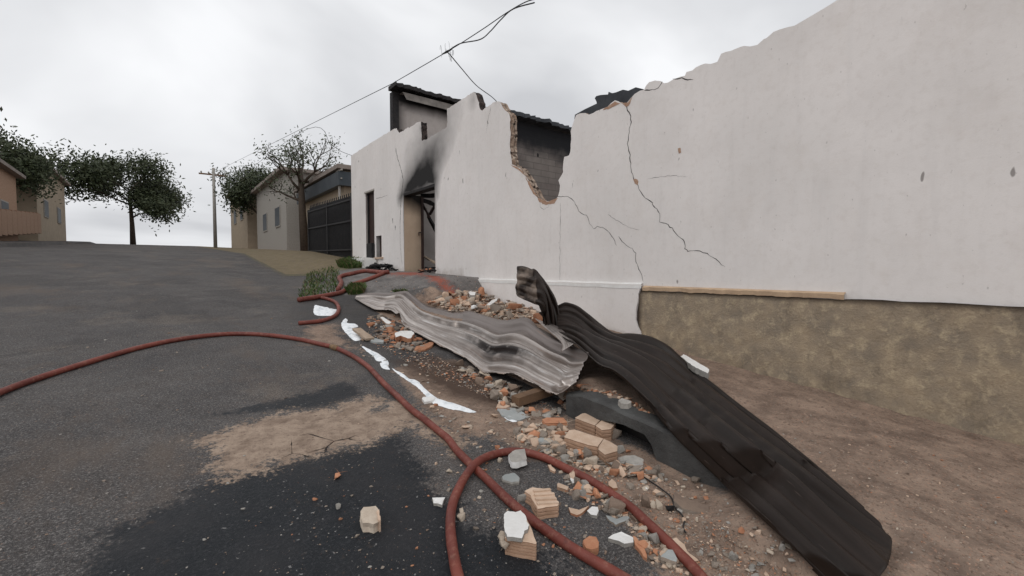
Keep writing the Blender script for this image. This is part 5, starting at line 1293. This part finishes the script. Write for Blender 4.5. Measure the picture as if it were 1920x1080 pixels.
def pole(x, y, h, lab):
    z = H(x, y) if y < 60 else prof(y)
    p = empty('utility_pole', (x, y, z), lab, 'pole')
    mb = MB(); mb.tube([(x, y, z-.2), (x, y, z+h)], [.13, .09], 10); mb.build('pole_shaft', 'mortar_grey', p, smooth=True)
    mb = MB(); mb.bar((x-.9, y, z+h-.5), (x+.9, y, z+h-.5), .09, .1); mb.build('crossarm', 'timber', p)
    for dx in (-.75, -.3, .3, .75):
        mb = MB(); mb.tube([(x+dx, y, z+h-.44), (x+dx, y, z+h-.36), (x+dx, y, z+h-.3)], [.03, .06, .03], 8); mb.build('insulator', 'mortar_grey', p, smooth=True)
    return p
pole(3.3, 40, 8.6-H(3.3, 40)+.35, 'grey concrete utility pole carrying the overhead cable at the top of the street')
q = WX(636, 318, 6.0)
mb = MB(); mb.tube([(6.0, q.y, prof(q.y)-.1), (6.0, q.y, q.z+.05)], [.06, .05], 8); mb.bar((6, q.y-.35, q.z-.05), (6, q.y+.35, q.z-.05), .07, .07); mb.bar((6, q.y-.3, q.z-.4), (6, q.y+.3, q.z-.4), .05, .05)
tag(mb.build('service_post', 'mortar_grey', origin=(6, q.y, prof(q.y))), 'slim service post with short arms behind the black gate', 'post')

def tree(x, y, h, cr, lab, nleaf=2500, seed=1, leaf=.09, sparse=1.0, ground=None):
    rr = random.Random(seed); z = (H(x, y) if -9 < x < 5 and y < 60 else prof(y)) if ground is None else ground
    T = empty('tree', (x, y, z), lab, 'tree')
    mb = MB(); base = Vector((x, y, z-.1)); tips = []
    top_ = base+Vector((rr.uniform(-.3, .3), rr.uniform(-.3, .3), h*.55))
    mb.tube([base, base.lerp(top_, .5)+Vector((rr.uniform(-.1, .1), 0, 0)), top_], [h*.03, h*.022, h*.015], 8)
    def grow(p, d, L_, r, dep):
        q = p+d*L_; mid = p.lerp(q, .5)+Vector((rr.uniform(-1, 1), rr.uniform(-1, 1), rr.uniform(-.3, .8)))*L_*.1
        mb.tube([p, mid, q], [r, r*.75, r*.5], 5)
        if dep == 0: tips.append(q); tips.append(mid); return
        for _ in range(3):
            nd = (d+Vector((rr.gauss(0, .55), rr.gauss(0, .55), rr.gauss(.1, .35)))).normalized(); grow(q if rr.random() < .7 else mid, nd, L_*rr.uniform(.6, .85), r*.55, dep-1)
    for k in range(6):
        a = k*1.05+rr.random(); st = base.lerp(top_, rr.uniform(.55, 1)); d = Vector((math.cos(a), math.sin(a), rr.uniform(.3, 1.2))).normalized(); grow(st, d, cr*rr.uniform(.4, .6), h*.011, 3)
    mb.build('trunk', 'bark', T, smooth=True)
    mb = MB()
    for _ in range(nleaf):
        c = rr.choice(tips)+Vector((rr.gauss(0, 1), rr.gauss(0, 1), rr.gauss(0, .8)))*cr*.10*sparse
        u = Vector((rr.gauss(0, 1), rr.gauss(0, 1), rr.gauss(0, 1))).normalized(); v = u.orthogonal().normalized(); s = leaf*rr.uniform(.6, 1.3)
        mb.add([c-u*s, c+v*s*.5, c+u*s, c-v*s*.5], [(0, 1, 2, 3)])
    mb.build('crown', 'leafmat', T)
tree(5.6, 23.5, 7.6, 2.1, 'sparse leafless looking tree with small leaves beyond the gate', 1500, 3, .075, 1.2)
tree(-7.6, 24, 6.4, 2.6, 'dense green tree standing behind the boundary wall on the left', 18000, 5, 0.087, 1.6)
tree(-8.2, 39, 7.5, 3.0, 'tall green tree between the two left houses', 16000, 6, 0.105, 1.6)
tree(-2, 58, 8.5, 4.0, 'broad tree closing the view at the top of the street', 18000, 7, 0.155, 1.6)
tree(6.5, 38.6, 7.5, 2.6, 'green tree between the grey and the tan house', 14000, 8, 0.105, 1.6)
tree(-13, 60, 9, 4.5, 'large dark tree at the far left end of the street', 18000, 9, 0.155, 1.6)

def grass(px, n, hgt, lab, mats=('grassmat', 'grass_dry'), seed=1):
    rr = random.Random(seed); P = np.array(px, float); x0, y0 = P.min(0); x1, y1 = P.max(0); mb = MB(); k = 0
    while k < n:
        x = rr.uniform(x0, x1); y = rr.uniform(y0, y1)
        if sdf(P, np.array([(x, y)]))[0] < 0: continue
        p = G(x, y); k += 1; a = rr.random()*6.28; hh = hgt*rr.uniform(.4, 1.1); ln = Vector((math.cos(a), math.sin(a), 0)); sd_ = Vector((-ln.y, ln.x, 0))*.010
        mb.add([p-sd_, p+sd_, p+ln*hh*.25+Vector((0, 0, hh*.7))+sd_*.7, p+ln*hh*.6+Vector((0, 0, hh))], [(0, 1, 2), (0, 2, 3)], 0 if rr.random() < .75 else 1)
    tag(mb.build('grass', list(mats), origin=G(*px[0])), lab, 'grass', kind='stuff')
grass([(632, 497), (660, 491), (676, 495), (678, 502), (655, 504), (636, 502)], 1600, .20, 'green weeds at the far corner of the white wall')
grass([(650, 548), (662, 539), (680, 540), (684, 549), (668, 553), (654, 553)], 1300, .14, 'tuft of green weeds beside the flattened hose', seed=2)
grass([(560, 560), (575, 515), (622, 500), (636, 512), (634, 540), (622, 550)], 900, .09, 'patchy grass on the verge left of the hoses', seed=3)
grass([(735, 546), (760, 544), (765, 548), (740, 551)], 160, .06, 'few weeds at the upper end of the pale sheet', seed=4)

for o in list(bpy.data.objects):
    if o.parent is None and o.type in ('MESH', 'EMPTY') and 'kind' not in o.keys() and 'category' in o.keys(): o['kind'] = 'thing'
